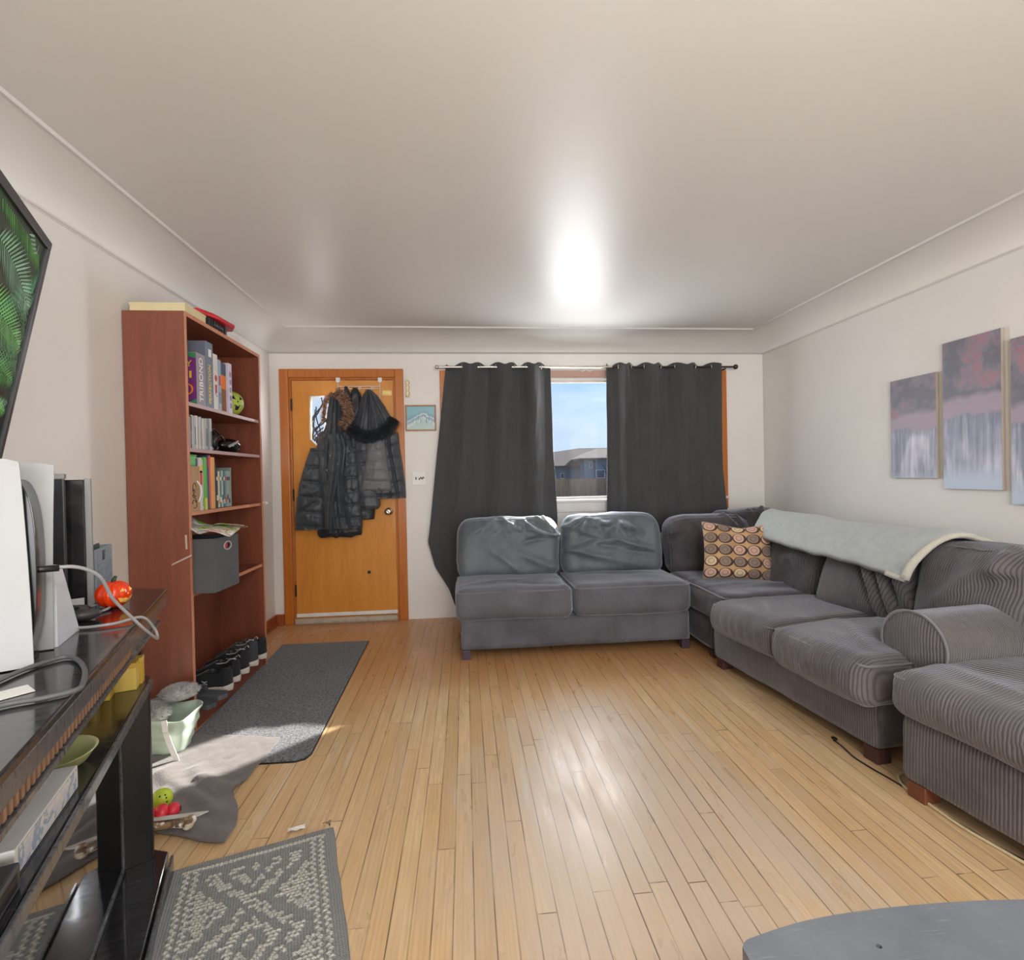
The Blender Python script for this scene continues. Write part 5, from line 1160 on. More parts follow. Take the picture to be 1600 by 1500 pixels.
for (x, y) in ((517, 758), (516, 712), (511, 735), (524, 697)): c = wp(x, y, 'Y', CY-.152)-Vector(oA); m2 = MB(); m2.cyl(c+Vector((0, -.004, 0)), c+Vector((0, .02, 0)), .006, n=12); m2.build('snap_button', M_nickel, ca)

# ------------------------------------------------------------------ TV on the left wall
def rotframe(o, ux, uz):
    ux = Vector(ux).normalized(); uz = Vector(uz).normalized(); uy = uz.cross(ux).normalized()
    return Matrix(((ux.x, uy.x, uz.x, o[0]), (ux.y, uy.y, uz.y, o[1]), (ux.z, uy.z, uz.z, o[2]), (0, 0, 0, 1)))
TVA = R(24.7); tl = R(11)
c_far = wp(78, 380, 'Y', 1.56)                              # far upper corner
along = Vector((math.sin(TVA), -math.cos(TVA), 0)); nh = Vector((math.cos(TVA), math.sin(TVA), 0))
upv = nh*math.sin(tl)+Vector((0, 0, 1))*math.cos(tl); nrm = along.cross(upv)
nrm = nrm if nrm.dot(nh) > 0 else -nrm
TW, TH = 1.12, .64
tv = thing('television', 'large flat television tilted down from the left wall, showing green fern leaves', 'television')
Mtv = Matrix(((along.x, -nrm.x, upv.x, c_far.x), (along.y, -nrm.y, upv.y, c_far.y), (along.z, -nrm.z, upv.z, c_far.z), (0, 0, 0, 1)))
tv.matrix_world = Mtv                                       # x along from the far corner, -y out of the screen, z up
M_bez = plain('tv_bezel', (66, 66, 70), .4, metal=.3)
m = MB(); bz = .024
m.box(0, TW, .004, .045, -TH, 0); m.build('tv_case', M_bez, tv, bevel=.004)
m = MB(); m.box(0, TW, -.006, .004, -bz, 0); m.box(0, TW, -.006, .004, -TH, -TH+bz); m.box(0, bz, -.006, .004, -TH+bz, -bz); m.box(TW-bz, TW, -.006, .004, -TH+bz, -bz); m.build('bezel', M_bez, tv, bevel=.002)
t = NT('screen_dark_leaves'); n = t.noise(t.obj(), 16, 4, .7)
cc_ = t.ramp(n, [(.4, (.002, .004, .003)), (.7, (.010, .035, .012))]); t.set(color=(.01, .01, .01, 1), rough=.25, spec=.2, emit=cc_, emit_s=1.0)
m = MB(); m.box(bz, TW-bz, .0005, .0035, -TH+bz, -bz); scr = m.build('screen', t.m, tv)
t = NT('fern_image'); a_ = t.n('ShaderNodeAttribute', attribute_name='leaf'); t.set(color=(.01, .02, .01, 1), rough=.4, spec=.15, emit=a_.outputs['Color'], emit_s=1.0); M_fern = t.m
rn = random.Random(12); V = []; Fc = []; cols = []
def frond(x0, z0, ang, L, curve, wl, colA, lay):
    x, z, a = x0, z0, ang; st = int(L/.0125)
    for i in range(st):
        k = i/st; ln = wl*(math.sin(math.pi*min(1, k*.9+.12))**.7); x += math.cos(a)*.0125; z += math.sin(a)*.0125; a += curve/st
        for sd in (-1, 1):
            b = a+sd*R(66)-sd*k*.5; tipx, tipz = x+math.cos(b)*ln+math.cos(a)*ln*.18, z+math.sin(b)*ln+math.sin(a)*ln*.18
            mx_, mz_ = lerp(x, tipx, .5)+math.cos(a)*.0, lerp(z, tipz, .5); w_ = .0027
            px, pz = -math.sin(b)*w_, math.cos(b)*w_
            pts = [(x-px, z-pz), (x+px, z+pz), (mx_+px*1.1, mz_+pz*1.1), (tipx, tipz), (mx_-px*1.1, mz_-pz*1.1)]
            if any(not (bz+.001 < q[0] < TW-bz-.001 and -TH+bz+.001 < q[1] < -bz-.001) for q in pts): continue
            n0 = len(V); V.extend([(q[0], .0002-lay*.00004, q[1]) for q in pts]); Fc.append((n0, n0+1, n0+2, n0+3, n0+4))
            g = rn.uniform(.55, 1.25)*(.75 if sd > 0 else 1.1); cols.append(tuple(min(1, c*g) for c in colA)+(1,))
pal = [(.05, .16, .03), (.10, .26, .06), (.03, .10, .035), (.16, .26, .16), (.07, .19, .10), (.02, .06, .02)]
for i in range(46):
    frond(rn.uniform(0, TW), rn.uniform(-TH, 0), rn.uniform(R(150), R(240)) if rn.random() < .6 else rn.uniform(-R(50), R(60)), rn.uniform(.25, .5), rn.uniform(-.9, .9), rn.uniform(.035, .07), tuple(c*.8 for c in rn.choice(pal)), i)
for q in ((.33, -.12, R(184), .30, .5, .085, pal[3]), (.40, -.26, R(178), .36, .4, .085, pal[1]), (.42, -.40, R(172), .38, .35, .075, pal[0]), (.46, -.52, R(168), .42, .3, .07, pal[1]), (.5, -.33, R(200), .3, -.4, .07, pal[4]), (.4, -.6, R(150), .3, .3, .06, pal[3])): frond(*q, 50)
me = bpy.data.meshes.new('fern_picture'); me.from_pydata(V, [], Fc); me.materials.append(M_fern); at_ = me.color_attributes.new('leaf', 'FLOAT_COLOR', 'CORNER')
for p, c in zip(me.polygons, cols):
    for li in p.loop_indices: at_.data[li].color = c
o = bpy.data.objects.new('fern_picture', me); COL.objects.link(o); o.parent = scr
m = MB(); wall_pt = Mtv.inverted() @ Vector((XL+.001, 1.05, 1.68)); mid = Vector((.5, .05, -.32))
m.box(.42, .62, .045, .056, -.42, -.22); m.tube([mid, mid.lerp(wall_pt, .5)+Vector((.12, 0, 0)), wall_pt], .014, 8); m.build('wall_arm', M_dark, tv)

# ------------------------------------------------------------------ media stand
SA = R(20.5)
ST = thing('media_stand', 'glossy black open media stand set at an angle below the television', 'media stand', (-.948, 1.716, 0), SA)
# local y runs along the front toward the far end, local x points into the room
def gloss(name, c, rough, scr=True):
    t = NT(name); o = t.obj(); n = t.noise(t.map(o, (3, 30, 3)), 4, 5, .7); c = srgb(*c)
    lo = t.ramp(n, [(.45, c), (.72, tuple(min(1, v*2.2+.01) for v in c[:3])+(1,))]); t.set(color=lo, rough=t.n('ShaderNodeMapRange', {0: n, 1: .3, 2: .7, 3: rough, 4: rough+.18}).outputs[0], coat=.4, coat_rough=.05, spec=.7)
    t.bump(t.noise(o, 40, 3), .0003, .3); return t.m
M_gb = gloss('scuffed_gloss_black', (22, 22, 25), .10); M_gbe = gloss('worn_black_edge', (66, 68, 72), .22); M_mb = plain('matt_black', (16, 16, 18), .35)
Mst = Matrix.Translation((-.948, 1.716, 0)) @ Matrix.Rotation(SA, 4, 'Z'); Mi = Mst.inverted()
def L2(x, y): v = Mi @ Vector((x, y, 0)); return (v.x, v.y)
top = [(0, 0), L2(-1.52, 1.885), L2(-1.575, 1.80), L2(-1.575, .62), L2(-1.02, .18), (0, -1.46)]
def inset(P, d):
    c = (sum(p[0] for p in P)/len(P), sum(p[1] for p in P)/len(P)); out = []
    for p in P: l = math.hypot(p[0]-c[0], p[1]-c[1]); out.append((p[0]-(p[0]-c[0])/l*d, p[1]-(p[1]-c[1])/l*d))
    return out
ZT = .870
m = MB(); m.prism(top, ZT-.016, ZT); m.build('top_panel', M_gb, ST, bevel=.003)
m = MB(); m.prism([(-.004, -.004), (top[1][0], top[1][1]-.006), (top[1][0]+.01, top[1][1]-.06), (-.018, -.03), (-.018, -1.44), (-.004, -1.45)], ZT-.052, ZT-.0165); m.build('top_moulding', M_gbe, ST, bevel=.004)
M_rib = plain('reeded_brown_wood', (150, 118, 94), .4)
m = MB(); m.box(-.045, -.020, -1.44, -.05, ZT-.085, ZT-.0525, mi=0)
k = -1.43
while k < -.40: m.box(-.020, -.0165, k, k+.009, ZT-.083, ZT-.0525, mi=1); k += .018
m.box(-.045, -.012, -1.44, -.05, ZT-.094, ZT-.0851, mi=0)
m.build('reeded_rail', [M_gbe, M_rib], ST)
m = MB(); m.prism(inset(top, .02), 0.0, .045); m.build('base_panel', M_gb, ST, bevel=.003)
m = MB(); m.box(-.006, .002, -1.42, -.03, .002, .040); m.build('base_edge', M_gbe, ST, bevel=.002)
m = MB(); m.prism([(-.06, -.10), (-.045, -.035), L2(-1.50, 1.855), (L2(-1.50, 1.855)[0], L2(-1.50, 1.855)[1]-.03)], .0455, ZT-.053); 
m = MB(); m.prism([(-.122, -.050), (-.052, -.030), (-.050, -.012), (-.20, .02), (-.40, .12), (-.41, .10), (-.20, .0)], .0455, .575); m.build('end_panel', M_mb, ST, bevel=.002)
m = MB(); m.box(-.42, -.40, -.20, .10, .5995, ZT-.053); m.build('rear_post', M_mb, ST, bevel=.002)
m = MB(); m.box(-.165, -.072, .002, .016, .5995, ZT-.053); m.build('upper_end_panel', M_gb, ST, bevel=.002)
sh = [(-.05, .0), (-.06, .02), (-.22, .03), (-.42, .10), (-.50, -.10), (-.50, -1.0), (-.13, -1.42), (-.05, -1.42)]
m = MB(); m.prism(sh, .5755, .599); m.build('middle_shelf', M_gb, ST, bevel=.003)
m = MB(); m.box(-.049, -.041, -1.41, -.03, .574, .600); m.build('shelf_edge', M_gbe, ST, bevel=.002)
t = NT('smoked_mirror_glass'); t.set(color=(.34, .34, .35, 1), metal=1.0, rough=.035); M_mir = t.m
m = MB(); m.box(-.126, -.120, -1.38, -.062, .060, .573); m.build('glass_door', M_mir, ST)
m = MB(); m.box(-.128, -.116, -.062, -.050, .050, .574); m.box(-.128, -.116, -1.395, -.062, .046, .060); m.build('door_frame', M_gbe, ST, bevel=.002)
m = MB(); m.box(-.112, -.104, -.86, -.50, .545, .557); m.tube([(-.118, -.86, .551), (-.106, -.86, .551)], .004, 6); m.tube([(-.118, -.50, .551), (-.106, -.50, .551)], .004, 6); m.build('door_handle', M_nickel, ST, bevel=.002)
m = MB(); m.box(-.135, -.045, -1.44, -1.40, .0455, ZT-.053); m.build('end_panel', M_mb, ST, bevel=.002)
# yellow cartons in the open compartment
def on_stand(name, label, cat, x, y, z, rot=0, group=None):
    p = Mst @ Vector((x, y, z)); return thing(name, label, cat, p, SA+rot, group)
M_yel = C('mustard_card', 206, 170, 62); M_yel2 = C('pale_mustard_card', 218, 190, 92)
GY = 'mustard cartons inside the media stand'
zc = .5995
ys = [(-.13, -.062, -.055, -.022, .078, 'mustard carton at the far front corner of the media stand shelf'), (-.13, -.068, -.100, -.058, .078, 'mustard carton second from the far end of the stand shelf'), (-.205, -.120, -.155, -.105, .074, 'wide mustard carton third from the far end of the stand shelf'), (-.21, -.140, -.200, -.160, .066, 'mustard carton fourth from the far end of the stand shelf'), (-.22, -.155, -.236, -.205, .050, 'mustard carton fifth from the far end of the stand shelf'), (-.22, -.170, -.268, -.241, .034, 'lowest mustard carton, nearest the pale bowl on the stand shelf'), (-.205, -.135, -.055, -.015, .136, 'tallest mustard carton, behind the far front ones on the stand shelf')]
for i, (xa, xb, ya, yb_, h_, lb) in enumerate(ys):
    c = on_stand('carton', lb, 'carton', (xa+xb)/2, (ya+yb_)/2, zc, 0, GY); ex, ey = (xb-xa)/2, (yb_-ya)/2
    m = MB(); m.box(-ex, ex, -ey, ey, 0, h_-.0125); m.build('carton_body', M_yel if i % 2 == 0 else M_yel2, c, bevel=.001)
    m = MB(); m.box(-ex-.0005, ex+.0005, -ey-.0005, ey+.0005, h_-.012, h_+.001); m.build('lid', M_yel2 if i % 2 == 0 else M_yel, c, bevel=.001)
bl = on_stand('bowl', 'pale yellow-green shallow bowl on the middle shelf of the stand', 'bowl', -.135, -.53, zc)
m = MB(); m.lathe([(.0, .0), (.035, 0), (.06, .012), (.075, .034), (.078, .036), (.070, .034), (.055, .014), (.03, .006), (0, .006)], 40); m.build('bowl_body', C('pale_lime', 206, 208, 150, .3), bl)
def case_mat(nm, c1, c2):
    return mag_mat(nm, c1, c2, (214, 214, 216), 34)
gA = on_stand('game_box', 'white game box with small figures standing in the media stand', 'game box', -.20, -.74, zc, R(2), 'game boxes inside the media stand')
m = MB(); m.box(-.016, .016, -.10, .10, 0, .165); m.build('box_body', case_mat('white_game_print', (222, 224, 226), (212, 216, 220)), gA, bevel=.001)
m = MB(); m.box(-.0165, .0165, -.102, -.1005, .0, .165); m.build('green_spine', C('bright_green', 92, 176, 60), gA)
gB = on_stand('game_box', 'white and green game box lying in front of the standing one in the stand', 'game box', -.115, -.76, zc, R(-2), 'game boxes inside the media stand')
m = MB(); m.box(-.045, .045, -.13, .13, 0, .045); m.build('box_body', C('white_plastic', 216, 216, 214), gB, bevel=.002)
m = MB(); m.box(-.044, .010, -.12, .12, .0452, .046); m.build('green_label', mag_mat('green_cover_print', (74, 142, 84), (92, 160, 96), (200, 206, 170), 18), gB)
m = MB(); m.box(.0452, .046, -.12, .12, .004, .042); m.build('side_print', case_mat('side_print', (206, 206, 214), (150, 170, 190)), gB)
bB = on_stand('cable_box', 'small dark grey box at the near end of the stand compartment', 'device', -.10, -1.0, zc)
m = MB(); m.box(-.05, .04, -.085, .085, 0, .04); m.build('box_body', C('dark_grey_plastic', 70, 70, 74), bB, bevel=.004)
m = MB(); m.box(.0402, .041, -.07, .07, .01, .03); m.build('front_strip', M_black, bB)

# ------------------------------------------------------------------ things on top of the stand
TOPZ = ZT+.0005
def ps_curve(yside):
    pass
gc = on_stand('game_console', 'tall white and black game console standing upright on the near end of the stand', 'game console', -.165, -.645, TOPZ, R(6))
M_ps = plain('console_white', (176, 178, 180), .5, .01)
# local x: front at +x, y: thickness
def plate(yc, sgn, H, x1, name):
    m = MB(); nz_, nx = 30, 16; V = []
    for s in (0, 1):
        for j in range(nz_+1):
            v = j/nz_; z = H*v+.002
            flare = .010*abs(2*v-1)**2.2+.006*(1-v)
            xf = x1+.012+(-.014*v if sgn < 0 else .010*v); xb = -.25+.01*v
            for i in range(nx+1):
                u = i/nx; x = lerp(xb, xf, u); rc_ = 0
                cx_ = min(1, (1-u)*16/1.2) ; V.append((x, yc+sgn*(flare+.006*math.sin(u*math.pi)+(.004 if s else 0)), z if not (v > .97 and u > .97) else z-.006))
    N = (nz_+1)*(nx+1); F = []
    for s in (0, 1):
        for j in range(nz_):
            for i in range(nx): a = s*N+j*(nx+1)+i; F.append((a, a+1, a+nx+2, a+nx+1))
    bd = [i for i in range(nx+1)]+[j*(nx+1)+nx for j in range(1, nz_+1)]+[nz_*(nx+1)+i for i in range(nx-1, -1, -1)]+[j*(nx+1) for j in range(nz_-1, 0, -1)]
    for a, b in zip(bd, bd[1:]+bd[:1]): F.append((a, b, N+b, N+a))
    m.add(V, F, smooth=False); return m.build(name, M_ps, gc)
plate(-.040, -1, .385, .040, 'side_plate'); plate(.036, 1, .380, .048, 'side_plate')
m = MB(); nn = 24; P = []
for k in range(nn+1):
    a = k/nn*math.pi; P.append((.055-.03*(1-math.sin(a))**1.3, .18-.17*math.cos(a)))
m.prism([(-.24, .006)]+P+[(-.24, .352)], -.036, .032, 'y'); m.build('core', plain('console_black', (28, 29, 33), .18), gc, bevel=.004)
m = MB(); m.box(-.06, .04, -.04, .04, 0, .006); m.build('stand_disc', M_black, gc)
M_cab = plain('grey_cable', (150, 150, 152), .45); M_cabd = plain('dark_grey_cable', (90, 92, 94), .5)
sp = lambda x, y, z: Mst @ Vector((x, y, z))
ch = thing('charging_cable', 'light grey cable looping from the console front down over the stand edge', 'cable')
m = MB(); pz = [sp(-.105, -.650, 1.045), sp(-.06, -.635, 1.043), sp(-.03, -.60, 1.015), sp(-.02, -.545, .955), sp(.0, -.50, .905), sp(.018, -.46, .862), sp(.03, -.40, .822), sp(.030, -.365, .812), sp(.022, -.36, .836), sp(.004, -.40, .876), sp(-.04, -.44, .877), sp(-.10, -.44, .876), sp(-.14, -.40, .876), sp(-.17, -.30, .876)]
m.tube(pz, .0036, 8, sub=8); m.build('cord', M_cab, ch)
m = MB(); d = (pz[1]-pz[0]); m.tube([pz[0]-d*.6, pz[0], pz[0]+d*.5], .0065, 10); m.build('plug', M_black, ch)
m = MB(); pz = [sp(-.25, -.80, .876), sp(-.17, -.735, .876), sp(-.12, -.64, .876), sp(-.06, -.66, .876), sp(-.03, -.74, .8755), sp(-.005, -.82, .8765), sp(.0, -.86, .8765), sp(-.02, -.89, .8755), sp(-.06, -.90, .8755), sp(-.10, -.92, .8755), sp(-.16, -.97, .8755), sp(-.22, -1.02, .8755)]
pz = [sp(-.14, -.80, .8755), sp(-.112, -.72, .8755), sp(-.070, -.675, .8755), sp(-.04, -.71, .8755), sp(-.012, -.78, .8755), sp(.004, -.85, .8755), sp(.004, -.885, .8755), sp(-.03, -.90, .8755), sp(-.08, -.905, .8755), sp(-.15, -.95, .8755)]
m.tube(pz, .0042, 8, sub=8); one('power_cable', m, M_cabd, 'dark grey cable in a wide loop lying on the near part of the stand top', 'cable')
m = MB(); m.tube([sp(-.13+.035*math.cos(a), -.23+.05*math.sin(a)*(1+.1*math.sin(3*a)), .8775+.003*math.sin(2*a)) for a in [2*math.pi*k/30 for k in range(30)]], .0035, 6, closed=True); one('cable_loop', m, M_cab, 'small white cable loop lying beside the orange pumpkin', 'cable')
hd = on_stand('gamepad', 'dark game controller and black cables in front of the tall dark cases on the stand', 'controller', -.150, -.315, TOPZ, R(30)); hd.scale = (.72, .72, .72)
m = MB(); m.ball((0, 0, .022), .045, .05, .020, 20, 12); m.ball((.02, .055, .02), .045, .020, .019, 16, 10); m.ball((.02, -.055, .02), .045, .020, .019, 16, 10); m.build('controller_body', plain('dark_grey_shell', (60, 60, 62), .35), hd)
m = MB(); m.cyl((0, .025, .036), (0, .025, .046), .009, n=12); m.cyl((0, -.025, .036), (0, -.025, .046), .009, n=12); m.build('thumb_sticks', M_black, hd)
m = MB(); m.tube([(-.05, 0, .01), (-.09, .03, .02), (-.07, .08, .006), (-.02, .09, .006), (0, .13, .006)], .003, 6, sub=6); m.build('cord', M_black, hd)
wc_ = on_stand('white_card', 'white card panel leaning beside the white console on the stand', 'card', -.112, -.50, TOPZ, 0)
m = MB(); m.prism([(-.07, 0), (.068, .0), (-.035, .165), (-.07, .172)], -.003, .003, 'x'); m.build('panel', C('bright_white_card', 216, 220, 228), wc_)
d1 = on_stand('media_case', 'tall dark case with a silver top edge behind the glossy one on the stand', 'case', -.235, -.215, TOPZ, R(4), 'tall dark cases on the stand')
m = MB(); m.box(-.16, .045, -.012, .012, 0, .352); m.build('slab', plain('dark_slab', (40, 41, 44), .3), d1, bevel=.002)
m = MB(); m.box(-.16, .047, -.014, .014, .3525, .366); m.build('silver_edge', plain('silver_edge', (150, 150, 152), .3), d1, bevel=.002)
d2 = on_stand('media_case', 'glossy dark case with a light grey side edge, tallest thing left of the grey crate', 'case', -.20, -.15, TOPZ, R(8), 'tall dark cases on the stand')
m = MB(); m.box(-.12, .035, -.012, .010, 0, .35); m.build('slab', M_gb, d2, bevel=.002)
m = MB(); m.box(.036, .050, -.014, .012, 0, .353); m.build('side_edge', plain('light_grey_edge', (156, 160, 162), .35), d2, bevel=.002)
m = MB(); m.box(-.10, .03, -.0135, -.0125, .0, .025); m.build('white_strip', M_white, d2)
cr_ = on_stand('folding_crate', 'small grey-blue folding crate with a lattice front beside the orange pumpkin', 'crate', -.215, -.043, TOPZ, R(-1))
M_crate = plain('grey_blue_plastic', (138, 148, 158), .5); W_, D_, H_ = .13, .078, .150
def lattice(m, M):        # one latticed panel in the local yz plane, 2*D_ wide
    def bx(y0_, y1_, z0_, z1_): m.box(-.002, .002, y0_, y1_, z0_, z1_, M=M)
    bx(-D_, D_, 0, .008); bx(-D_, D_, H_-.008, H_); bx(-D_, -D_+.008, .008, H_-.008); bx(D_-.008, D_, .008, H_-.008); bx(-.003, .003, .008, H_-.045); bx(-D_+.008, D_-.008, H_-.045, H_-.038)
    bx(-D_+.008, -.02, H_-.038, H_-.008); bx(.02, D_-.008, H_-.038, H_-.008)
    for k in range(1, 4): bx(-D_+.008, D_-.008, .008+.027*k, .012+.027*k)
    for k in range(1, 13): y = -D_+.008+k*.0106; bx(y, y+.0028, .008, H_-.045)
m = MB(); lattice(m, T(.065, 0, 0)); m.build('lattice_front', M_crate, cr_)
m = MB(); lattice(m, T(-.065, 0, 0)); m.build('lattice_back', M_crate, cr_)
m = MB(); m.box(-.063, .063, -D_, -D_+.004, 0, H_); m.build('side_wall', plain('dark_crate_side', (62, 68, 76), .5), cr_); m = MB(); m.box(-.063, .063, D_-.004, D_, 0, H_); m.build('side_wall', M_crate, cr_)
m = MB(); m.box(-.063, .063, -D_+.004, D_-.004, 0, .004); m.build('crate_floor', M_crate, cr_)
nb_ = on_stand('notebook', 'dark notebooks sticking up out of the small folding crate', 'notebook', -.225, -.043, TOPZ+.0045, R(-1))
m = MB(); m.box(-.045, .05, -.066, .035, 0, .158, M=Matrix.Rotation(R(3), 4, 'Y')); m.build('cover', plain('dark_grey_cover', (74, 78, 84), .4), nb_, bevel=.002)
m = MB(); m.box(-.040, .046, -.060, .030, .1582, .161, M=Matrix.Rotation(R(3), 4, 'Y')); m.build('pages', M_white, nb_)
pk = wp(181, 932, 'Y', 1.52)
pumpkin('orange_pumpkin', 'small glossy orange carved pumpkin on the far end of the black stand', tuple(Mst @ Vector((-.092, -.212, TOPZ))), .041, .92, [C('glossy_orange', 232, 62, 10, .18), C('dark_green_stem', 40, 60, 34), C('carved_yellow', 240, 190, 90)], FACE, ribs=12, rotz=R(-8))  # carved face is a plain yellow colour
m = MB(); m.prism([(-.03, -.022), (.03, -.022), (.03, .022), (-.03, .022)], 0, .0015); o = one('white_note', m, M_white, 'small white note lying on the near part of the black stand', 'note'); o.location = wp(10, 1086, 'Z', .8705)+Vector((0, 0, .0005)); o.rotation_euler = (0, 0, R(50))

# ------------------------------------------------------------------ rugs and floor things
def grain(name, c1, c2, sc, bump, mixn=.5):
    t = NT(name); o = t.obj(); n = t.noise(t.map(o, (1, 1, 1)), sc, 3, .8); n2 = t.noise(o, 3, 4, .6)
    t.set(color=t.mix(t.math('MULTIPLY', n2, .3), t.ramp(n, [(.36, srgb(*c1)), (.66, srgb(*c2))]), srgb(*c1)), rough=.95, sheen=.2); t.bump(n, bump, 1.0); return t.m
dm = thing('door_mat', 'long dark grey speckled mat on the floor in front of the bookcase', 'mat', (-1.02, 3.07, 0))
def rrect(w_, l_, r, n=6):
    P = []
    for (cx, cy, a0) in ((w_-r, l_-r, 0), (-w_+r, l_-r, 90), (-w_+r, -l_+r, 180), (w_-r, -l_+r, 270)):
        for k in range(n+1): a = R(a0+90*k/n); P.append((cx+r*math.cos(a), cy+r*math.sin(a)))
    return P
P = [(-.285+.0, .805), (.285, .785), (.315, -.775), (.31, -.795), (.28, -.815), (-.28, -.80), (-.30, -.78), (-.345, .0), (-.345, .76), (-.33, .79)]
P = [(-.33, .795), (.285, .783), (.32, -.76), (.305, -.795), (.27, -.812), (-.28, -.80)]
m = MB(); m.prism(P, .0005, .009); m.build('pile', grain('speckled_carpet', (34, 38, 44), (138, 142, 148), 95, .006), dm, bevel=.004, seg=2)
m = MB(); m.prism([(-.335, .80), (.290, .788), (.325, -.76), (.31, -.80), (.272, -.818), (-.285, -.806)], .0002, .0035); m.build('rubber_back', M_mb, dm)
M_fl = fleece('grey_brown_fleece', (84, 78, 76), (110, 103, 101), 200, .003)
fb = thing('floor_blanket', 'grey-brown fleece blanket spread on the floor between the stand and the mat', 'blanket', (-1.1, 2.1, 0))
m = MB(); Acor, Bcor, Ccor, Dcor = Vector((-1.56, 1.985)), Vector((-.835, 1.775)), Vector((-.905, 2.465)), Vector((-1.34, 2.555))
def blf(u, v, s=0):
    p = Acor.lerp(Bcor, u).lerp(Dcor.lerp(Ccor, u), v)
    p.x += .022*math.sin(v*7+1)*u-.035*u*math.exp(-((v-.42)/.10)**2)+.008*fnoise(v*5, 1); p.y += .010*fnoise(u*6, 3)+.012*math.sin(u*5)*(1-v)
    e = min(u, 1-u, v, 1-v); z = .011
    for (u0, v0, u1, v1, h, w_) in ((.35, .5, .9, .2, .030, .05), (.55, .55, .85, .38, .024, .035), (.3, .12, 1.0, .05, .020, .04), (.5, .3, .75, .1, .018, .03), (.7, .48, 1.0, .44, .020, .03), (.2, .3, .5, .1, .014, .05)):
        L = math.hypot(u1-u0, v1-v0); k = ((u-u0)*(u1-u0)+(v-v0)*(v1-v0))/(L*L); k = max(0, min(1, k)); dd = math.hypot(u-u0-(u1-u0)*k, v-v0-(v1-v0)*k); z += .55*h*math.exp(-(dd/(w_*1.5))**2)
    z += .004*abs(fnoise(u*8, v*8)); return Vector((p.x+1.1, p.y-2.1, z-(.004 if s else 0)))
nu = nv = 110; V = [blf(i/(nu-1), j/(nv-1), s) for s in (0, 1) for j in range(nv) for i in range(nu)]; F = []; N = nu*nv
for s in (0, 1):
    for j in range(nv-1):
        for i in range(nu-1): F.append((s*N+j*nu+i, s*N+j*nu+i+1, s*N+(j+1)*nu+i+1, s*N+(j+1)*nu+i))
bd = [i for i in range(nu)]+[j*nu+nu-1 for j in range(1, nv)]+[(nv-1)*nu+i for i in range(nu-2, -1, -1)]+[j*nu for j in range(nv-2, 0, -1)]
for a, b in zip(bd, bd[1:]+bd[:1]): F.append((a, b, N+b, N+a))
m.add(V, F, smooth=True); m.build('cloth', M_fl, fb)
# woven rug in the foreground
rg = thing('woven_rug', 'grey woven rug with a raised diamond pattern at the foot of the stand', 'rug')
cA, cB = wp(268, 1358, 'Z', .012), wp(521, 1288, 'Z', .012); cC = wp(566, 1500, 'Z', .012)
ux = (cB-cA).normalized(); uy = Vector((ux.y, -ux.x, 0)); rg.matrix_world = Matrix(((ux.x, -uy.x, 0, cA.x), (ux.y, -uy.y, 0, cA.y), (0, 0, 1, 0), (0, 0, 0, 1)))
RW = (cB-cA).length; RL = .80
t = NT('woven_rug_wool'); at2 = t.n('ShaderNodeAttribute', attribute_name='knot').outputs['Fac']; o_ = t.obj(); n = t.noise(o_, 260, 3, .7)
rib = t.n('ShaderNodeTexWave', {'Vector': o_, 'Scale': 2*math.pi/(20*.0075)}, bands_direction='X').outputs['Fac']; rib2 = t.n('ShaderNodeTexWave', {'Vector': o_, 'Scale': 2*math.pi/(20*.006)}, bands_direction='Y').outputs['Fac']
c_ = t.mix(at2, t.mix(t.math('MULTIPLY', rib, .6), srgb(132, 133, 132), srgb(166, 166, 164)), srgb(202, 200, 190)); t.set(color=t.mix(t.math('MULTIPLY', t.ramp(n, [(.3, (1, 1, 1)), (.6, (0, 0, 0))]), .35), c_, srgb(70, 70, 72)), rough=.95)
t.bump(t.math('ADD', n, t.math('MULTIPLY', t.math('MULTIPLY', rib, rib2), .8)), .003, .9)
nx, ny = int(RW/.0032), int(RL/.0032); V = []; K = []
def knot(x, y):
    gx_, gy_ = x/.0125, y/.0115; row = math.floor(gy_); gx2 = gx_+(row % 2)*.5; ix = math.floor(gx2); fx, fy = gx2-ix-.5, gy_-row-.5
    cx_, cy_ = (ix+.5-(row % 2)*.5)*.0125, (row+.5)*.0115; ex = min(cx_, RW-cx_); ey = cy_
    on = False
    if ex < .030 or ey < .030: on = False
    elif ex < .052 or (ey < .05): on = (ex > .038 and ex < .052) or (ey > .036 and ey < .05)
    elif ex < .085 or ey < .075: on = (.066 < ex < .080)
    else:
        qx, qy = (cx_-RW/2), cy_-.24; d = abs(qx)/.125+abs((qy % .28)-.14)/.14
        on = (.85 < d < 1.12) or (.38 < d < .62) or (d > 1.45) or d < .14
        if noise.noise(Vector((cx_*70, cy_*70, 3))) > .22: on = False
    r2 = (fx*fx+fy*fy); return (1 if on else 0)*max(0, 1-r2/.30), on
for j in range(ny+1):
    for i in range(nx+1):
        x, y = i*RW/nx, j*RL/ny; h, on = knot(x, y); e = min(x, RW-x, y, RL-y)
        z = .010*min(1, (e/.008+.1))+.005*h**.6+.0008*fnoise(x*60, y*60); V.append((x+.004*fnoise(y*8, 0), -y+.004*fnoise(x*8, 5), z)); K.append(1.0 if (on and h > .15) else 0.0)
F = [(j*(nx+1)+i, j*(nx+1)+i+1, (j+1)*(nx+1)+i+1, (j+1)*(nx+1)+i) for j in range(ny) for i in range(nx)]
nb0 = len(V); bd = [i for i in range(nx+1)]+[j*(nx+1)+nx for j in range(1, ny+1)]+[ny*(nx+1)+i for i in range(nx-1, -1, -1)]+[j*(nx+1) for j in range(ny-1, 0, -1)]
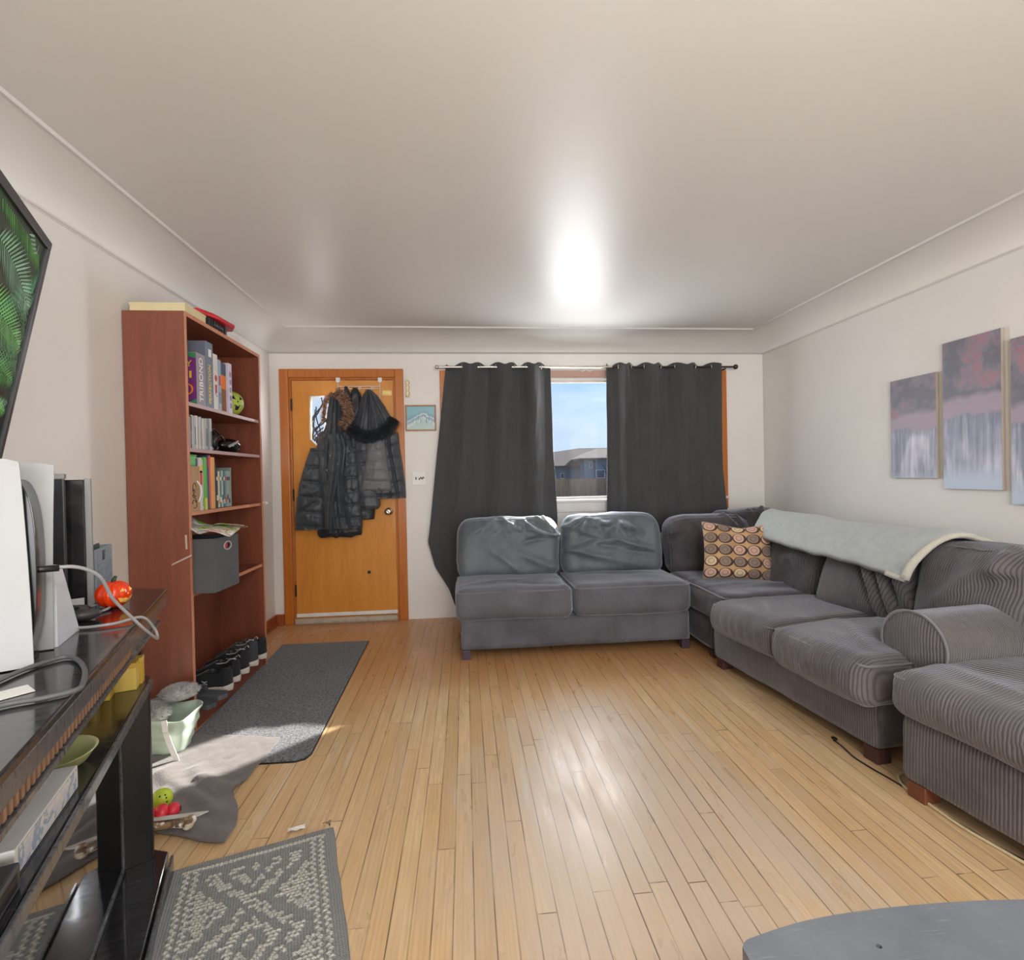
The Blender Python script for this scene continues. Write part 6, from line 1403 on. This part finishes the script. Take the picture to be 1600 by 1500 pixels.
for b in bd: V.append((V[b][0], V[b][1], .0004)); K.append(0.0)
n_ = len(bd)
for k in range(n_): F.append((bd[k], bd[(k+1) % n_], nb0+(k+1) % n_, nb0+k))
me = bpy.data.meshes.new('weave'); me.from_pydata(V, [], F); me.materials.append(t.m); at_ = me.attributes.new('knot', 'FLOAT', 'POINT'); at_.data.foreach_set('value', K)
me.polygons.foreach_set('use_smooth', [True]*len(me.polygons)); b_ = bmesh.new(); b_.from_mesh(me); bmesh.ops.recalc_face_normals(b_, faces=b_.faces); b_.to_mesh(me); b_.free()
o = bpy.data.objects.new('weave', me); COL.objects.link(o); o.parent = rg
m = MB(); q = Vector((RW-.012, .0, .01))
for sg in ((-.012, .02), (.006, .024), (-.002, .015)): m.tube([q, q+Vector((sg[0]*.5, sg[1]*.5, .006)), q+Vector((sg[0], sg[1], .004)), q+Vector((sg[0]-.01, sg[1]+.002, .001))], .0010, 5, sub=4)
m.build('loose_thread', plain('dark_thread', (56, 50, 46), .8), rg)
a = wp(452, 1302, 'Z', .003); paper('paper_scrap', 'folded white paper scrap on the floor by the far edge of the woven rug', 'paper', (.055, .022), M_white, (0, 0, R(20)), (a.x+.018, a.y+.018, .006), .003)
# dog toys on the blanket
def on_blanket(x, y): return .02
bt_ = wp(258, 1240, 'Z', .05); tb = thing('toy_ball', 'yellow-green rubber treat ball on the floor blanket beside the stand', 'toy', (-1.13, 1.975, .014))
m = MB(); m.ball((0, 0, .036), .036, .034, .036, 24, 16); m.build('ball', C('yellow_green_rubber', 190, 212, 60), tb)
m = MB()
for k in range(9): a = k*.7; m2 = MB(); v = Vector((math.cos(a)*.7, -.5+.1*math.sin(k), math.sin(k*1.9)*.6)).normalized()*.0355+Vector((0, 0, .036)); m2.ball(v, .003, n=8, m=6); m2.build('hole', M_mb, tb)
m = MB(); m.ball((-.012, -.012, .018), .026, .026, .018, 16, 10); m.build('orange_side', C('orange_rubber', 236, 150, 40), tb)
rt = thing('rubber_dog_toy', 'red ribbed rubber dog toy lying below the yellow-green ball', 'toy', (-1.085, 1.895, .018), R(20))
for k, (x, r) in enumerate(((-.03, .022), (.0, .028), (.034, .024))): m = MB(); m.ball((x, 0, .030), r*.9, r, r, 20, 12); m.build('rubber_lobe', C('red_rubber', 214, 48, 62, .4), rt)
m = MB(); m.cyl((.052, 0, .030), (.0575, 0, .030), .007, n=12); m.build('hole', M_mb, rt)
br_ = thing('dog_bone', 'brown and tan chewed dog bone on the floor blanket by the stand', 'toy', (-1.03, 1.840, .020), R(5))
m = MB(); m.tube([(-.10, .0, .016), (-.04, 0, .018), (.02, 0, .018), (.055, 0, .018)], lambda t: .014+.004*math.cos(2*math.pi*t), 12); m.ball((.062, .012, .018), .018, .017, .017, 16, 10); m.ball((.062, -.012, .018), .019, .017, .017, 16, 10); m.ball((-.10, 0, .018), .02, .024, .017, 16, 10)
m.build('bone', mag_mat('chewed_bone', (150, 122, 92), (104, 84, 68), (186, 172, 146), 20), br_)
m = MB(); m.prism([(-.06, .016), (.085, .014), (.11, .034), (-.07, .036)], .026, .030); m.build('torn_wrap', C('white_rag', 196, 192, 184, .8), br_)
# bag with slippers beside the bookcase
bg_ = thing('tote_bag', 'pale green soft tote bag with white ribbon on the floor beside the bookcase', 'bag', (-1.40, 2.435, .012), R(-4))
m = MB(); nb2 = 40
def bagf(u, v):
    a = 2*math.pi*u; cx_, sy_ = math.cos(a), math.sin(a); w_ = lerp(.125, .165, v); d_ = lerp(.06, .095, v)
    x = math.copysign(abs(cx_)**.5, cx_)*w_; y = math.copysign(abs(sy_)**.5, sy_)*d_; k = .008*fnoise(x*22, v*7, y*22)
    return Vector((x+k, y+k+.006*math.sin(a*3)*v, v*(.165+.012*math.sin(a*2))))
m.grid(56, 20, bagf, closed_u=True); m.f.append(tuple(range(56))); m.mi.append(0); m.sm.append(False); m.build('bag_body', C('pale_green_plastic', 190, 206, 190, .4), bg_, solid=.003)
m = MB(); rp = [(.09, -.097, .166), (.10, -.104, .12), (.115, -.104, .07), (.14, -.108, .015), (.15, -.112, -.006)]
for i in range(4): a_, b2 = Vector(rp[i]), Vector(rp[i+1]); s_ = Vector((.012, 0, .003)); m.add([a_-s_, a_+s_, b2+s_, b2-s_], [(0, 1, 2, 3)])
m.build('white_ribbon', M_white, bg_, solid=.002)
M_fluff = fleece('white_grey_fluff', (120, 120, 122), (222, 220, 218), 60, .008)
def slipper(label, loc, rz, ry=0):
    s_ = thing('slipper', label, 'slipper', loc, rz, 'fluffy slippers on the tote bag'); s_.rotation_euler = (0, ry, rz)
    m = MB(); m.ball((0, 0, .008), .125, .042, .012, 24, 8); m.build('sole', C('grey_felt_sole', 150, 150, 148, .8), s_)
    m = MB(); m.ball((.05, 0, .026), .075, .046, .034, 30, 20, fn=lambda a, t: 1+.05*fnoise(math.cos(t)*4, math.sin(t)*4, a*4)); m.build('fluffy_upper', M_fluff, s_); 
    m = MB(); rn_ = random.Random(int(abs(loc[0])*1000))
    for k in range(700):
        a = rn_.uniform(0, math.pi*.55); t_ = rn_.uniform(0, 2*math.pi); v = Vector((.075*math.sin(a)*math.cos(t_)+.05, .046*math.sin(a)*math.sin(t_), .034*math.cos(a)+.026)); nrm_ = (v-Vector((.05, 0, .01))).normalized(); tt = nrm_.orthogonal().normalized()*.0022
        tip = v+nrm_*.016+Vector((rn_.uniform(-.006, .006), rn_.uniform(-.006, .006), 0)); m.add([v-tt, v+tt, v+nrm_.cross(tt), tip], [(0, 1, 3), (1, 2, 3), (2, 0, 3)])
    m.build('fluff', M_fluff, s_, recalc=False); return s_
slipper('fluffy white-grey slipper on top of the tote bag, against the bookcase side', (-1.38, 2.475, .205), R(12), R(-4))
slipper('second fluffy slipper, nearer the stand, in the mouth of the tote bag', (-1.45, 2.385, .175), R(-6), R(6))

# ------------------------------------------------------------------ table in the near right corner
tb = thing('coffee_table', 'dark blue-grey table with a curved edge in the near right corner', 'table')
ctr = [wp(x, y, 'Z', .45) for x, y in ((1160, 1480), (1165, 1470), (1180, 1463), (1240, 1443), (1300, 1430), (1370, 1420), (1450, 1412), (1530, 1407), (1600, 1405))]
P = [(p.x, p.y) for p in smooth_path(ctr, 3)]; lastx, lasty = P[-1]
P += [(lastx+.12, lasty-.012), (lastx+.25, lasty-.045), (lastx+.34, lasty-.10), (lastx+.35, lasty-.5), (P[0][0]+.01, lasty-.5)]
P += [(P[0][0]-.0, P[0][1]-.03)]
hx_ = wp(1373, 1478, 'Z', .45); hole = [(hx_.x+.0045*math.cos(a), hx_.y+.0045*math.sin(a)) for a in [2*math.pi*k/16 for k in range(16)]]
t = NT('blue_grey_laminate'); o_ = t.obj(); n = t.noise(t.map(o_, (1, 1, 1), rot=(0, 0, .9)), 4, 5, .7); n2 = t.noise(t.map(o_, (1, 14, 1), rot=(0, 0, .6)), 9, 4, .7)
t.set(color=t.mix(t.ramp(n2, [(.6, (0, 0, 0)), (.8, (1, 1, 1))]), t.ramp(n, [(.3, srgb(98, 104, 112)), (.7, srgb(118, 124, 132))]), srgb(146, 150, 156)), rough=.42)
M_tab = t.m
m = MB(); m.prism(P, .425, .45, holes=[hole]); m.build('table_top', M_tab, tb, bevel=.005, seg=3)
m = MB(); m.cyl((hx_.x, hx_.y, .4255), (hx_.x, hx_.y, .43), .0044, n=12); m.build('hole_plug', M_mb, tb)
for (x, y) in ((.50, .70), (1.22, .66), (.52, .37), (1.22, .37)): m = MB(); m.cyl((x, y, 0), (x, y, .4245), .02, .026, 16); m.build('leg', M_tab, tb)
